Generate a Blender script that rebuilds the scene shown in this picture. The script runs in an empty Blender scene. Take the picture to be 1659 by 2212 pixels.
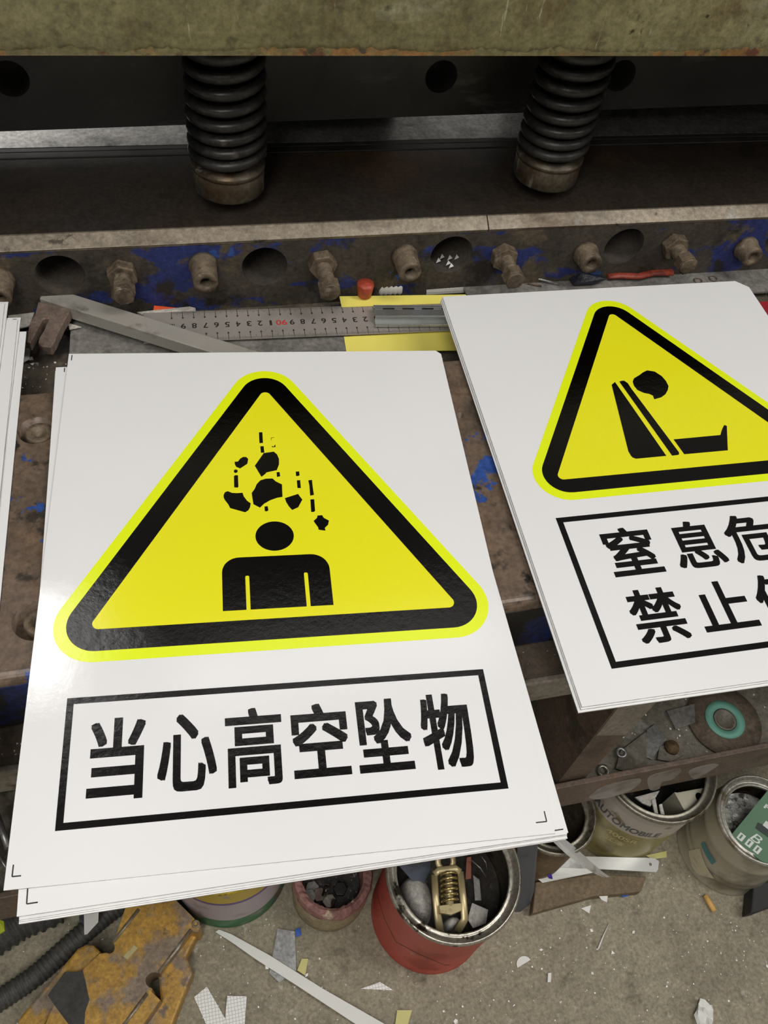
import bpy, bmesh, math, random
from mathutils import Vector, Matrix
from math import sin, cos, pi, atan2, radians, sqrt

S = bpy.context.scene
COL = S.collection
random.seed(7)

# ---------------------------------------------------------------- camera
FPX = 1869.4                       # focal length in pixels of a 1659 x 2212 frame
CAM = Vector((0.0, 0.0, 1.2156))
RT = Vector((0.96981807, -0.21876257, 0.10768402))
UP = Vector((0.11323653, 0.79521114, 0.59566495))
FW = Vector((0.21594071, 0.56549286, -0.79598205))
cd = bpy.data.cameras.new('camera')
cam = bpy.data.objects.new('camera', cd)
COL.objects.link(cam)
cam.matrix_world = Matrix(((RT.x, UP.x, -FW.x, CAM.x), (RT.y, UP.y, -FW.y, CAM.y), (RT.z, UP.z, -FW.z, CAM.z), (0, 0, 0, 1)))
cd.sensor_fit = 'VERTICAL'
cd.sensor_height = 36.0
cd.lens = FPX / 2212 * 36.0
cd.clip_start = 0.01
S.camera = cam

# ---------------------------------------------------------------- world, lamps, exposure
w = bpy.data.worlds.new('workshop_ambient')
S.world = w
w.use_nodes = True
wn = w.node_tree
bg = wn.nodes['Background']
tc = wn.nodes.new('ShaderNodeTexCoord')
nz = wn.nodes.new('ShaderNodeTexNoise'); nz.inputs['Scale'].default_value = 2.2
wr = wn.nodes.new('ShaderNodeValToRGB')
wr.color_ramp.elements[0].position = 0.38; wr.color_ramp.elements[0].color = (0.30, 0.27, 0.24, 1)
wr.color_ramp.elements[1].position = 0.62; wr.color_ramp.elements[1].color = (0.80, 0.78, 0.74, 1)
wn.links.new(tc.outputs['Generated'], nz.inputs['Vector'])
wn.links.new(nz.outputs['Fac'], wr.inputs['Fac'])
wn.links.new(wr.outputs['Color'], bg.inputs['Color'])
bg.inputs['Strength'].default_value = 0.40


def area(name, loc, target, sx, sy, power, col=(1, 0.985, 0.96)):
    l = bpy.data.lights.new(name, 'AREA'); l.shape = 'RECTANGLE'; l.size = sx; l.size_y = sy; l.energy = power; l.color = col
    o = bpy.data.objects.new(name, l); COL.objects.link(o); o.location = loc
    o.rotation_euler = (Vector(target) - Vector(loc)).to_track_quat('-Z', 'Y').to_euler()
    return o


area('rear_fill_lamp', (-0.56, 1.64, 3.0), (-0.56, 1.64, 0.0), 0.15, 0.46, 3.4)
area('rear_fill_lamp', (-0.7, 2.7, 2.6), (-0.2, .85, 0.7), 0.4, 1.2, 18)  # fill lamp added behind the machine to brighten the rear strip
area('rear_fill_lamp', (1.5, -0.25, 3.0), (0.4, 0.2, 0.7), 0.6, 1.8, 32)
area('rear_fill_lamp', (-0.35, -0.55, 2.25), (0.0, 0.05, 0.7), 0.4, 1.2, 19)

area('added_reflection_panel', (0.47, 1.375, 3.0), (0.47, 1.375, 0.0), 1.15, 0.25, 1.5)  # unseen panel added to give the black print a pale reflection

S.view_settings.view_transform = 'Standard'
S.view_settings.look = 'None'
S.view_settings.exposure = 0.0
S.view_settings.gamma = 1.0
S.view_settings.use_curve_mapping = False


# ---------------------------------------------------------------- pixel -> place on a plane of the real scene
def ray(u, v):
    return RT * ((u - 829.5) / FPX) - UP * ((v - 1106) / FPX) + FW


def PZ(u, v, z):
    d = ray(u, v); return CAM + d * ((z - CAM.z) / d.z)


def PY(u, v, y):
    d = ray(u, v); return CAM + d * ((y - CAM.y) / d.y)


# ---------------------------------------------------------------- materials
MATS = {}


def lin(c):
    return tuple(((x / 255.0) / 12.92 if x / 255.0 <= 0.04045 else (((x / 255.0) + 0.055) / 1.055) ** 2.4) for x in c) + (1.0,)


def mat(name, base, rough=0.6, metal=0.0, spots=(), bump=0.0, bscale=60, vary=0.15, vscale=9, rvar=0.0, spec=0.5, trans=0.0, alpha=1.0, coat=0.0):
    """Procedural surface: base colour with soft variation, plus sharp-edged spots (rgb, scale, threshold, softness[, stretch])."""
    if name in MATS: return MATS[name]
    m = bpy.data.materials.new(name); m.use_nodes = True; MATS[name] = m
    nt = m.node_tree; N = nt.nodes; L = nt.links
    bs = N['Principled BSDF']
    t = N.new('ShaderNodeTexCoord')
    src = t.outputs['Object']

    def noise(scale, detail=5, stretch=None, rough_=0.6, off=0.0):
        mp = N.new('ShaderNodeMapping'); L.new(src, mp.inputs['Vector'])
        mp.inputs['Location'].default_value = (off, off * 1.7, off * .6)
        if stretch: mp.inputs['Scale'].default_value = stretch
        n = N.new('ShaderNodeTexNoise'); n.inputs['Scale'].default_value = scale; n.inputs['Detail'].default_value = detail
        n.inputs['Roughness'].default_value = rough_
        L.new(mp.outputs['Vector'], n.inputs['Vector'])
        return n.outputs['Fac']
    b = lin(base)
    lo = tuple(x * (1 - vary) for x in b[:3]) + (1,)
    hi = tuple(min(1, x * (1 + vary)) for x in b[:3]) + (1,)
    r = N.new('ShaderNodeValToRGB'); r.color_ramp.elements[0].color = lo; r.color_ramp.elements[1].color = hi
    r.color_ramp.elements[0].position = .3; r.color_ramp.elements[1].position = .7
    L.new(noise(vscale, 6), r.inputs['Fac'])
    cur = r.outputs['Color']
    for i, s in enumerate(spots):
        c, sc, th, so = s[:4]
        st = s[4] if len(s) > 4 else None
        mr = N.new('ShaderNodeMapRange'); mr.inputs['From Min'].default_value = th; mr.inputs['From Max'].default_value = th + so
        L.new(noise(sc, 8, st, 0.62, 3.1 + i * 5.3), mr.inputs['Value'])
        mx = N.new('ShaderNodeMix'); mx.data_type = 'RGBA'
        L.new(mr.outputs['Result'], mx.inputs['Factor']); L.new(cur, mx.inputs['A']); mx.inputs['B'].default_value = lin(c)
        cur = mx.outputs['Result']
    if spots and bump >= .08:                                  # fine grime that every used surface carries
        for gs, lo_, hi_, fa in ((230, .42, 1.22, .75), (70, .62, 1.12, .7)):
            gr = N.new('ShaderNodeMapRange'); gr.inputs['From Min'].default_value = .3; gr.inputs['From Max'].default_value = .68
            gr.inputs['To Min'].default_value = hi_; gr.inputs['To Max'].default_value = lo_
            L.new(noise(gs, 5, None, .7, 11.0 + gs), gr.inputs['Value'])
            mx = N.new('ShaderNodeMix'); mx.data_type = 'RGBA'; mx.blend_type = 'MULTIPLY'; mx.inputs['Factor'].default_value = fa
            L.new(cur, mx.inputs['A']); L.new(gr.outputs['Result'], mx.inputs['B']); cur = mx.outputs['Result']
    L.new(cur, bs.inputs['Base Color'])
    bs.inputs['Roughness'].default_value = rough
    bs.inputs['Metallic'].default_value = metal
    bs.inputs['Specular IOR Level'].default_value = spec
    if coat: bs.inputs['Coat Weight'].default_value = coat; bs.inputs['Coat Roughness'].default_value = 0.1
    if trans: bs.inputs['Transmission Weight'].default_value = trans
    if alpha < 1: bs.inputs['Alpha'].default_value = alpha
    if rvar:
        mr = N.new('ShaderNodeMapRange'); mr.inputs['To Min'].default_value = max(0.05, rough - rvar); mr.inputs['To Max'].default_value = min(1, rough + rvar)
        mr.inputs['From Min'].default_value = .3; mr.inputs['From Max'].default_value = .7
        L.new(noise(vscale * 2.3, 6, None, .6, 8.8), mr.inputs['Value']); L.new(mr.outputs['Result'], bs.inputs['Roughness'])
    if bump:
        bp = N.new('ShaderNodeBump'); bp.inputs['Strength'].default_value = bump; bp.inputs['Distance'].default_value = 0.002
        L.new(noise(bscale, 8, None, .65, 1.3), bp.inputs['Height']); L.new(bp.outputs['Normal'], bs.inputs['Normal'])
    return m


def zband(name, bands, rough=0.45, metal=0.0, dirt=None):
    """A can label printed in horizontal bands: [(z_from, rgb), ...] in the can's own height."""
    m = bpy.data.materials.new(name); m.use_nodes = True; MATS[name] = m
    N = m.node_tree.nodes; L = m.node_tree.links; bs = N['Principled BSDF']
    t = N.new('ShaderNodeTexCoord'); sp = N.new('ShaderNodeSeparateXYZ'); L.new(t.outputs['Object'], sp.inputs[0])
    cur = None
    for z, c in bands:
        if cur is None:
            rgb = N.new('ShaderNodeRGB'); rgb.outputs[0].default_value = lin(c); cur = rgb.outputs[0]; continue
        g = N.new('ShaderNodeMath'); g.operation = 'GREATER_THAN'; g.inputs[1].default_value = z; L.new(sp.outputs['Z'], g.inputs[0])
        mx = N.new('ShaderNodeMix'); mx.data_type = 'RGBA'; L.new(g.outputs[0], mx.inputs['Factor']); L.new(cur, mx.inputs['A']); mx.inputs['B'].default_value = lin(c)
        cur = mx.outputs['Result']
    if dirt:
        n = N.new('ShaderNodeTexNoise'); n.inputs['Scale'].default_value = 28; n.inputs['Detail'].default_value = 8; L.new(t.outputs['Object'], n.inputs['Vector'])
        mr = N.new('ShaderNodeMapRange'); mr.inputs['From Min'].default_value = .56; mr.inputs['From Max'].default_value = .68; L.new(n.outputs['Fac'], mr.inputs['Value'])
        mx = N.new('ShaderNodeMix'); mx.data_type = 'RGBA'; L.new(mr.outputs['Result'], mx.inputs['Factor']); L.new(cur, mx.inputs['A']); mx.inputs['B'].default_value = lin(dirt)
        cur = mx.outputs['Result']
    L.new(cur, bs.inputs['Base Color']); bs.inputs['Roughness'].default_value = rough; bs.inputs['Metallic'].default_value = metal
    return m


def film(name, c, rough=0.09, spec=0.5, bump=0.05):
    return mat(name, c, rough, 0, vary=0.02, vscale=5, bump=bump, bscale=170, spec=spec)


def hexmat():
    m = bpy.data.materials.new('reflective_hex_film'); m.use_nodes = True; MATS['reflective_hex_film'] = m
    N = m.node_tree.nodes; L = m.node_tree.links; bs = N['Principled BSDF']
    t = N.new('ShaderNodeTexCoord'); vo = N.new('ShaderNodeTexVoronoi'); vo.voronoi_dimensions = '2D'; vo.feature = 'DISTANCE_TO_EDGE'; vo.inputs['Scale'].default_value = 260; vo.inputs['Randomness'].default_value = 0.15
    L.new(t.outputs['Object'], vo.inputs['Vector'])
    mr = N.new('ShaderNodeMapRange'); mr.inputs['From Min'].default_value = .04; mr.inputs['From Max'].default_value = .09; L.new(vo.outputs['Distance'], mr.inputs['Value'])
    mx = N.new('ShaderNodeMix'); mx.data_type = 'RGBA'; L.new(mr.outputs['Result'], mx.inputs['Factor']); mx.inputs['A'].default_value = lin((178, 178, 170)); mx.inputs['B'].default_value = lin((240, 240, 236))
    L.new(mx.outputs['Result'], bs.inputs['Base Color']); bs.inputs['Roughness'].default_value = .4
    return m


M_floor = mat('concrete', (164, 155, 132), .75, 0, [((138, 128, 110), 7, .52, .2), ((110, 99, 82), 22, .60, .14), ((186, 178, 160), 60, .63, .06)], .35, 90, .16, 3)
M_olive = mat('olive_paint', (128, 121, 84), .5, 0, [((100, 92, 58), 7, .48, .2), ((142, 138, 110), 11, .57, .12, (1, 1, 2.2)), ((94, 78, 48), 16, .60, .1), ((52, 44, 28), 34, .665, .03), ((92, 86, 56), 70, .60, .08), ((152, 148, 118), 46, .655, .03, (3, 1, .35))], .3, 60, .16, 10, .1)
M_oliverust = mat('olive_paint_rusted_edge', (112, 104, 68), .6, 0, [((134, 96, 50), 20, .52, .08), ((104, 62, 40), 34, .60, .05), ((70, 60, 42), 40, .60, .04)], .3, 80, .2, 18)
M_black = mat('oily_black_iron', (40, 38, 35), .5, .25, [((70, 66, 60), 9, .55, .2, (1, 1, 3))], .1, 60, .3, 7, .12)
M_ram = mat('dark_ram_steel', (62, 60, 57), .42, .4, [((40, 38, 36), 7, .5, .2), ((88, 86, 82), 11, .58, .12, (1, 1, 4))], .06, 80, .25, 6, .12)
M_spring = mat('oiled_spring_steel', (62, 60, 57), .42, .55, [((104, 98, 88), 40, .60, .08), ((40, 40, 40), 18, .55, .1)], .12, 120, .2, 20, .1)
M_foot = mat('worn_spring_foot', (96, 86, 72), .42, .55, [((84, 66, 46), 30, .5, .12), ((160, 152, 138), 60, .60, .08, (1, 1, .2))], .1, 120, .2, 20, .1)
M_table = mat('rust_brown_table', (62, 54, 46), .42, .2, [((98, 68, 44), 5, .55, .2), ((44, 40, 36), 9, .54, .2), ((56, 56, 56), 4, .52, .2)], .08, 70, .2, 6, .12)
M_strip = mat('worn_edge_steel', (146, 134, 116), .38, .45, [((104, 88, 70), 10, .52, .15), ((178, 174, 164), 16, .60, .1), ((84, 74, 62), 40, .62, .05)], .12, 90, .2, 10, .1)
M_block = mat('grimy_blue_casting', (76, 68, 58), .7, .05, [((44, 56, 116), 13, .545, .02, (.8, 1, 1.6)), ((98, 86, 66), 19, .58, .05), ((48, 42, 36), 28, .56, .08), ((52, 88, 158), 21, .655, .012)], .5, 130, .25, 14)
M_bed = mat('brown_bed_plate', (118, 100, 84), .42, .15, [((134, 106, 80), 9, .56, .15), ((88, 76, 64), 16, .53, .12), ((64, 56, 48), 52, .57, .08), ((46, 40, 34), 30, .63, .04), ((52, 88, 164), 19, .60, .010)], .18, 90, .16, 7, .12)
M_bedface = mat('blue_bed_front', (40, 42, 52), .5, .05, [((36, 52, 110), 14, .52, .03), ((30, 28, 26), 12, .52, .1), ((92, 80, 66), 26, .62, .04)], .2, 90, .2, 12)
M_ledge = mat('dusty_ledge', (92, 80, 66), .75, 0, [((60, 52, 44), 9, .52, .15), ((58, 74, 120), 11, .61, .06), ((128, 108, 70), 20, .62, .06)], .4, 140, .2, 8)
M_white = mat('chipped_white_bar', (150, 140, 126), .55, .1, [((92, 70, 54), 12, .56, .05), ((178, 172, 162), 9, .57, .15)], .2, 90, .15, 9)
M_rust = mat('rusty_angle_iron', (112, 94, 80), .6, .1, [((130, 92, 56), 9, .57, .12), ((84, 70, 60), 14, .54, .1)], .15, 80, .2, 8)
M_lip = mat('tray_lip_steel', (112, 94, 80), .55, .1, [((130, 92, 56), 9, .57, .12), ((84, 70, 60), 14, .54, .1), ((150, 146, 142), 8, .56, .08, (.5, 1, 1))], .12, 80, .2, 8)
M_postwhite = mat('pale_grey_primer', (148, 138, 124), .55, .1, [((120, 104, 88), 10, .58, .1)], .1, 80, .1, 8)
M_tray = mat('dusty_tray_steel', (128, 122, 108), .55, .15, [((92, 82, 66), 10, .50, .12), ((62, 54, 44), 18, .56, .08), ((150, 146, 136), 24, .62, .06)], .35, 130, .2, 9)
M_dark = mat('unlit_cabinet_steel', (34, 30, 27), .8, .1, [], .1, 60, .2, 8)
M_bolt = mat('dusty_bolt_steel', (128, 112, 92), .6, .3, [((96, 82, 66), 60, .5, .12), ((152, 140, 120), 90, .60, .08)], .4, 260, .15, 40)
M_bore = mat('bolt_bore', (30, 26, 22), .8, .1)  # near-black colour stands in for the shade inside holes
M_gap = mat('grimy_trough', (88, 79, 66), .85, 0, [((104, 94, 78), 40, .56, .06), ((44, 54, 104), 9, .62, .03), ((40, 34, 28), 18, .53, .08)], .7, 190, .2, 12)
M_sheet = film('white_gloss_film', (227, 226, 225), .045, .5, .035)
M_yel = film('yellow_gloss_film', (231, 226, 32), .14)
M_yelfluo = film('bright_yellow_film_edge', (226, 240, 24), .14)
M_blk = film('black_gloss_film', (5, 4, 3), .05, .5, .11)
M_alu = mat('aluminium_core', (196, 194, 188), .4, .6, [((150, 148, 142), 60, .55, .1)], .1, 200)
M_mark = mat('crop_mark_ink', (34, 32, 32), .5)
M_rule = mat('satin_ruler_steel', (162, 154, 146), .36, .25, [((120, 112, 102), 14, .55, .2)], .05, 90, .1, 12, .06)
M_ink = mat('ruler_ink', (40, 36, 34), .6)
M_redink = mat('ruler_red_ink', (196, 52, 48), .6)
M_plate = mat('dull_grey_plate', (146, 142, 135), .45, .2, [((98, 94, 88), 15, .55, .15), ((158, 154, 148), 26, .62, .06)], .1, 90, .12, 10, .08)
M_bar = mat('ground_bar_steel', (182, 176, 166), .30, .35, [((132, 126, 118), 26, .56, .1)], .06, 120, .1, 14, .08)
M_forged = mat('brown_forged_steel', (134, 116, 104), .5, .15, [((130, 78, 56), 26, .62, .05), ((150, 138, 124), 60, .64, .04)], .2, 150, .2, 20)
M_rail = mat('zinc_rail', (206, 208, 204), .24, .85, [((132, 134, 130), 30, .6, .1)], .03, 90, .08, 14)
M_card = mat('pale_yellow_card', (240, 226, 108), .6, 0, [((218, 200, 90), 11, .6, .1)], 0, 60, .05, 8)
M_foam = mat('white_foam', (208, 202, 190), .85, 0, [((150, 138, 120), 50, .62, .05)], .3, 160, .06, 20)
M_orange = mat('orange_plastic', (238, 92, 48), .5)
M_capred = mat('red_rubber_cap', (198, 82, 58), .5, 0, [((150, 60, 46), 60, .58, .08)], .1, 160)
M_plug = mat('white_nylon_plug', (206, 202, 190), .5, 0, [((90, 82, 70), 70, .62, .04)], .05, 120)
M_clear = mat('clear_plastic', (200, 196, 186), .12, 0, alpha=.55)
M_redpl = mat('dull_red_plastic', (158, 66, 46), .5, 0, [((120, 46, 34), 30, .56, .1)], .1, 120)
M_shiny = mat('bright_aluminium', (220, 220, 218), .22, .45, [((170, 170, 168), 20, .58, .1)], .05, 80, .06, 12)
M_greyal = mat('scuffed_aluminium', (176, 174, 170), .38, .7, [((132, 130, 126), 22, .55, .1)], .08, 120, .1, 14)
M_blue = mat('blue_metal_tint', (92, 98, 110), .35, .5, [((70, 66, 62), 12, .56, .1)], .05, 80)
M_card_g = mat('green_card', (100, 134, 106), .5, 0, [((128, 150, 92), 9, .62, .1)], 0, 60, .08, 12)
M_teal = mat('teal_label', (110, 168, 148), .55, 0, [((94, 140, 124), 40, .58, .1)], .05, 100)
M_disc = mat('brown_abrasive', (112, 98, 82), .8, 0, [((86, 74, 60), 30, .52, .1), ((150, 120, 80), 12, .62, .06)], .5, 220, .15, 12)
M_brass = mat('yellow_zinc', (186, 170, 128), .34, .45, [((132, 112, 70), 40, .58, .1)], .06, 120, .1, 20)
M_tin = mat('tin_rim', (190, 184, 170), .3, .7, [((62, 52, 40), 34, .56, .04), ((232, 228, 220), 30, .62, .04)], .1, 120, .1, 20)
M_tinin = mat('stained_can_inside', (92, 84, 70), .45, .4, [((56, 48, 40), 14, .54, .1)], .1, 100)
M_red = mat('red_can_paint', (176, 74, 62), .45, 0, [((146, 50, 40), 12, .54, .1), ((126, 84, 66), 16, .60, .03), ((176, 118, 108), 24, .67, .03)], .06, 100, .1, 9)
M_galv = mat('dusty_tinplate', (178, 172, 154), .42, .35, [((124, 116, 98), 11, .52, .15), ((182, 176, 150), 9, .62, .04)], .05, 90, .1, 10)
M_beige = mat('dirty_beige_plastic', (178, 162, 126), .6, 0, [((126, 106, 80), 16, .58, .1)], .1, 90, .1, 12)
M_pink = mat('ragged_pink_rim', (164, 118, 110), .75, 0, [((140, 92, 88), 30, .54, .1), ((198, 176, 150), 50, .60, .05)], .5, 160)
M_yelrim = mat('yellow_can_rim', (198, 172, 52), .4, .2, [((140, 112, 44), 30, .58, .06), ((222, 206, 120), 44, .64, .04)], .1, 120)
M_paper = mat('white_paper', (226, 226, 220), .75, 0, vary=.05)
M_hex = hexmat()
M_filmclear = mat('crinkled_clear_film', (206, 206, 206), .15, .0, [((238, 238, 238), 30, .56, .05)], .5, 60, alpha=.7)
M_tape = mat('pale_yellow_tape', (206, 200, 128), .55, 0, vary=.08)
M_castyel = mat('yellow_casting_paint', (196, 152, 66), .45, .1, [((150, 132, 112), 9, .50, .05), ((150, 104, 30), 13, .60, .08), ((122, 104, 84), 26, .62, .05), ((140, 74, 62), 12, .69, .03)], .14, 90, .1, 8)
M_grease = mat('black_grease', (66, 64, 58), .6, 0, [((46, 44, 40), 12, .5, .15)], .1, 80)
M_worn = mat('bare_worn_edge', (150, 136, 114), .4, .4, [((196, 190, 178), 30, .55, .1)], .1, 120)
M_hose = mat('dusty_black_hose', (80, 78, 74), .6, 0, [((84, 80, 74), 30, .58, .1)], .15, 120)
M_wood = mat('raw_brown_board', (128, 110, 84), .7, 0, [((104, 84, 60), 6, .52, .15, (1, 4, 1))], .2, 90)
M_purple = mat('purple_plastic', (76, 52, 170), .45)
M_bluebit = mat('blue_plastic', (52, 98, 190), .5)
M_lime = mat('lime_scrap', (186, 196, 60), .55)
M_fleck = mat('bright_metal_chip', (232, 229, 222), .4, .1, vary=.1)
M_dust = mat('pale_dust_chip', (164, 152, 132), .6, .1, vary=.2)
M_butt = mat('cigarette_filter', (214, 170, 96), .7)
M_bag = mat('grey_film_bag', (206, 200, 190), .5, 0, [((150, 146, 138), 9, .52, .2)], .2, 40)
M_darkfab = mat('dark_rubber', (44, 44, 42), .7)
M_labgrey = mat('label_letter_grey', (92, 92, 92), .5)
M_labpale = mat('label_letter_pale', (188, 178, 122), .5)


# ---------------------------------------------------------------- mesh builder
class MB:
    def __init__(s):
        s.bm = bmesh.new()

    def faces(s, verts, faces, mi=0):
        vs = [s.bm.verts.new(v) for v in verts]
        for f in faces:
            try:
                fc = s.bm.faces.new([vs[i] for i in f]); fc.material_index = mi
            except ValueError:
                pass
        return s

    def box(s, a, b, mi=0):
        (x0, y0, z0), (x1, y1, z1) = a, b
        return s.faces([(x0, y0, z0), (x1, y0, z0), (x1, y1, z0), (x0, y1, z0), (x0, y0, z1), (x1, y0, z1), (x1, y1, z1), (x0, y1, z1)],
                       [(3, 2, 1, 0), (4, 5, 6, 7), (0, 1, 5, 4), (1, 2, 6, 5), (2, 3, 7, 6), (3, 0, 4, 7)], mi)

    def prism(s, pts, d, mi=0, mtop=None):
        """pts: ring of 3-D points, pushed by vector d (caps are n-gons)."""
        n = len(pts); d = Vector(d)
        a = [s.bm.verts.new(p) for p in pts]; b = [s.bm.verts.new(Vector(p) + d) for p in pts]
        f = s.bm.faces.new(a); f.material_index = mi if mtop is None else mtop
        f = s.bm.faces.new(list(reversed(b))); f.material_index = mi
        for i in range(n):
            f = s.bm.faces.new([a[i], b[i], b[(i + 1) % n], a[(i + 1) % n]]); f.material_index = mi
        return s

    def face(s, pts, mi=0):
        f = s.bm.faces.new([s.bm.verts.new(p) for p in pts]); f.material_index = mi
        return s

    def extrude_x(s, prof, x0, x1, mi=0):
        return s.prism([(x0, y, z) for y, z in prof], (x1 - x0, 0, 0), mi)

    def lathe(s, prof, c=(0, 0, 0), n=48, axis=None, mi=0, smooth=True, closed=False):
        """prof: [(r, h)] along the axis (default +Z) from c."""
        ax = Vector(axis or (0, 0, 1)).normalized()
        t = Vector((1, 0, 0)) if abs(ax.x) < .9 else Vector((0, 1, 0))
        e1 = (t - ax * t.dot(ax)).normalized(); e2 = ax.cross(e1)
        c = Vector(c); rings = []
        for r, h in prof:
            if r < 1e-7: rings.append([s.bm.verts.new(c + ax * h)])
            else: rings.append([s.bm.verts.new(c + ax * h + e1 * (r * cos(2 * pi * i / n)) + e2 * (r * sin(2 * pi * i / n))) for i in range(n)])
        prs = list(zip(rings, rings[1:])) + ([(rings[-1], rings[0])] if closed else [])
        for A, B in prs:
            for i in range(n):
                j = (i + 1) % n
                if len(A) == 1 and len(B) == 1: continue
                if len(A) == 1: q = [A[0], B[j], B[i]]
                elif len(B) == 1: q = [A[i], A[j], B[0]]
                else: q = [A[i], A[j], B[j], B[i]]
                f = s.bm.faces.new(q); f.material_index = mi; f.smooth = smooth
        return s

    def cyl(s, p0, p1, r, n=24, r1=None, mi=0, smooth=True):
        p0 = Vector(p0); p1 = Vector(p1); h = (p1 - p0).length
        r1 = r if r1 is None else r1
        return s.lathe([(0, 0), (r, 0), (r1, h), (0, h)], p0, n, p1 - p0, mi, smooth)

    def tube(s, path, r, n=10, mi=0, cap=True, flat=1.0, up=None):
        P = [Vector(p) for p in path]; rings = []
        prev = None
        for i, p in enumerate(P):
            d = (P[min(i + 1, len(P) - 1)] - P[max(i - 1, 0)]).normalized()
            if prev is None:
                t = Vector(up) if up else (Vector((0, 0, 1)) if abs(d.z) < .9 else Vector((1, 0, 0)))
            else: t = prev
            e1 = (t - d * t.dot(d)).normalized(); e2 = d.cross(e1); prev = e1
            rr = r[i] if isinstance(r, (list, tuple)) else r
            rings.append([s.bm.verts.new(p + e1 * (rr * flat * cos(2 * pi * k / n)) + e2 * (rr * sin(2 * pi * k / n))) for k in range(n)])
        for A, B in zip(rings, rings[1:]):
            for k in range(n):
                f = s.bm.faces.new([A[k], A[(k + 1) % n], B[(k + 1) % n], B[k]]); f.material_index = mi; f.smooth = True
        if cap:
            f = s.bm.faces.new(list(reversed(rings[0]))); f.material_index = mi
            f = s.bm.faces.new(rings[-1]); f.material_index = mi
        return s

    def obj(s, name, mats, parent=None, bevel=0, origin=None, normals=True):
        if normals: bmesh.ops.recalc_face_normals(s.bm, faces=s.bm.faces[:])
        if origin is not None: bmesh.ops.translate(s.bm, vec=-Vector(origin), verts=s.bm.verts[:])
        me = bpy.data.meshes.new(name); s.bm.to_mesh(me); s.bm.free()
        for m in (mats if isinstance(mats, (list, tuple)) else [mats]): me.materials.append(m)
        o = bpy.data.objects.new(name, me); COL.objects.link(o)
        if origin is not None: o.location = origin
        if parent:
            o.parent = parent
            pm = Matrix.Translation(parent.location) if not parent.parent else Matrix.Translation(parent.parent.location + parent.location)
            if parent.rotation_euler[:] == (0, 0, 0): o.location = Vector(o.location) - pm.translation
        if bevel:
            b = o.modifiers.new('bevel', 'BEVEL'); b.width = bevel; b.segments = 2; b.limit_method = 'ANGLE'; b.angle_limit = radians(40)
        return o


def tag(o, label, cat, group=None, kind=None):
    o['label'] = label; o['category'] = cat
    if group: o['group'] = group
    if kind: o['kind'] = kind
    return o


def thing(name, label, cat, loc=(0, 0, 0), group=None):
    o = bpy.data.objects.new(name, None); COL.objects.link(o); o.location = loc; o.empty_display_size = .02
    return tag(o, label, cat, group)


def drop_to_origin(o):
    return o


def cut(o, cutters):
    """Boolean the cutter builders out of o and bake the result into o's mesh."""
    tmp = []
    for c in cutters:
        k = c.obj('cutter', [M_bore]); tmp.append(k)
        b = o.modifiers.new('cut', 'BOOLEAN'); b.object = k; b.operation = 'DIFFERENCE'; b.solver = 'EXACT'
    bpy.context.view_layer.update()
    dg = bpy.context.evaluated_depsgraph_get()
    me = bpy.data.meshes.new_from_object(o.evaluated_get(dg))
    o.modifiers.clear(); old = o.data; o.data = me; bpy.data.meshes.remove(old)
    for k in tmp:
        m = k.data; bpy.data.objects.remove(k); bpy.data.meshes.remove(m)
    return o


def text_mesh(body, bold=0.0):
    """Outlines of a text in a flat bmesh-friendly list: (verts, faces)."""
    c = bpy.data.curves.new('lettering', 'FONT'); c.body = body; c.offset = bold; c.resolution_u = 4
    o = bpy.data.objects.new('lettering', c); COL.objects.link(o)
    bpy.context.view_layer.update()
    dg = bpy.context.evaluated_depsgraph_get()
    me = bpy.data.meshes.new_from_object(o.evaluated_get(dg))
    V = [v.co.copy() for v in me.vertices]; F = [list(p.vertices) for p in me.polygons]
    bpy.data.objects.remove(o); bpy.data.meshes.remove(me); bpy.data.curves.remove(c)
    return V, F


def fit_text(mb, body, x0, x1, y0, y1, put, bold=0.0, flip=False, mi=0):
    """Scale the text outline into the box and add it through put(x, y)."""
    V, F = text_mesh(body, 0.0)
    if not V: return
    if bold:
        for i, (sx, sy) in enumerate(((-1, -1), (0, -1), (1, -1), (1, 0), (1, 1), (0, 1), (-1, 1), (-1, 0))):
            fit_text(mb, body, x0 + bold, x1 - bold, y0 + bold, y1 - bold, (lambda dx, dy, lf: lambda x, y, l=0: put(x + dx, y + dy, lf))(bold * sx, bold * sy, (i + 1) * 4e-6), 0.0, flip, mi)
        x0 += bold; x1 -= bold; y0 += bold; y1 -= bold
    ax = min(v.x for v in V); bx = max(v.x for v in V); ay = min(v.y for v in V); by = max(v.y for v in V)
    pts = []
    for v in V:
        s = (v.x - ax) / (bx - ax); t = (v.y - ay) / (by - ay)
        if flip: s, t = 1 - s, 1 - t
        pts.append(put(x0 + (x1 - x0) * s, y0 + (y1 - y0) * t))
    mb.faces(pts, F, mi)


def slab(pxs, z, th, mb=None, mi=0):
    """A flat piece whose top lies at height z over the outlined spot, thickness th."""
    mb = mb or MB()
    return mb.prism([PZ(u, v, z) for u, v in pxs], (0, 0, -th), mi)


def wavy(pxs, z, th, amp=.002, seed=0):
    """A thin sheet scrap with a slight curl: corners lifted differently."""
    rnd = random.Random(seed); mb = MB()
    pts = [PZ(u, v, z + rnd.random() * amp) for u, v in pxs]
    return mb.prism(pts, (0, 0, -th))


# ================================================================ SETTING
fl = MB().box((-4, -3, -.05), (5, 5, 0)).obj('floor', M_floor)
fl['kind'] = 'structure'

# ================================================================ THE SHEARING MACHINE
mach = thing('shearing_machine', 'large olive and rust brown sheet metal shear with two coil spring hold-downs', 'machine', (0.3, .6, 0))
XL, XR = -1.3, 2.2
YB = .6572
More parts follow.
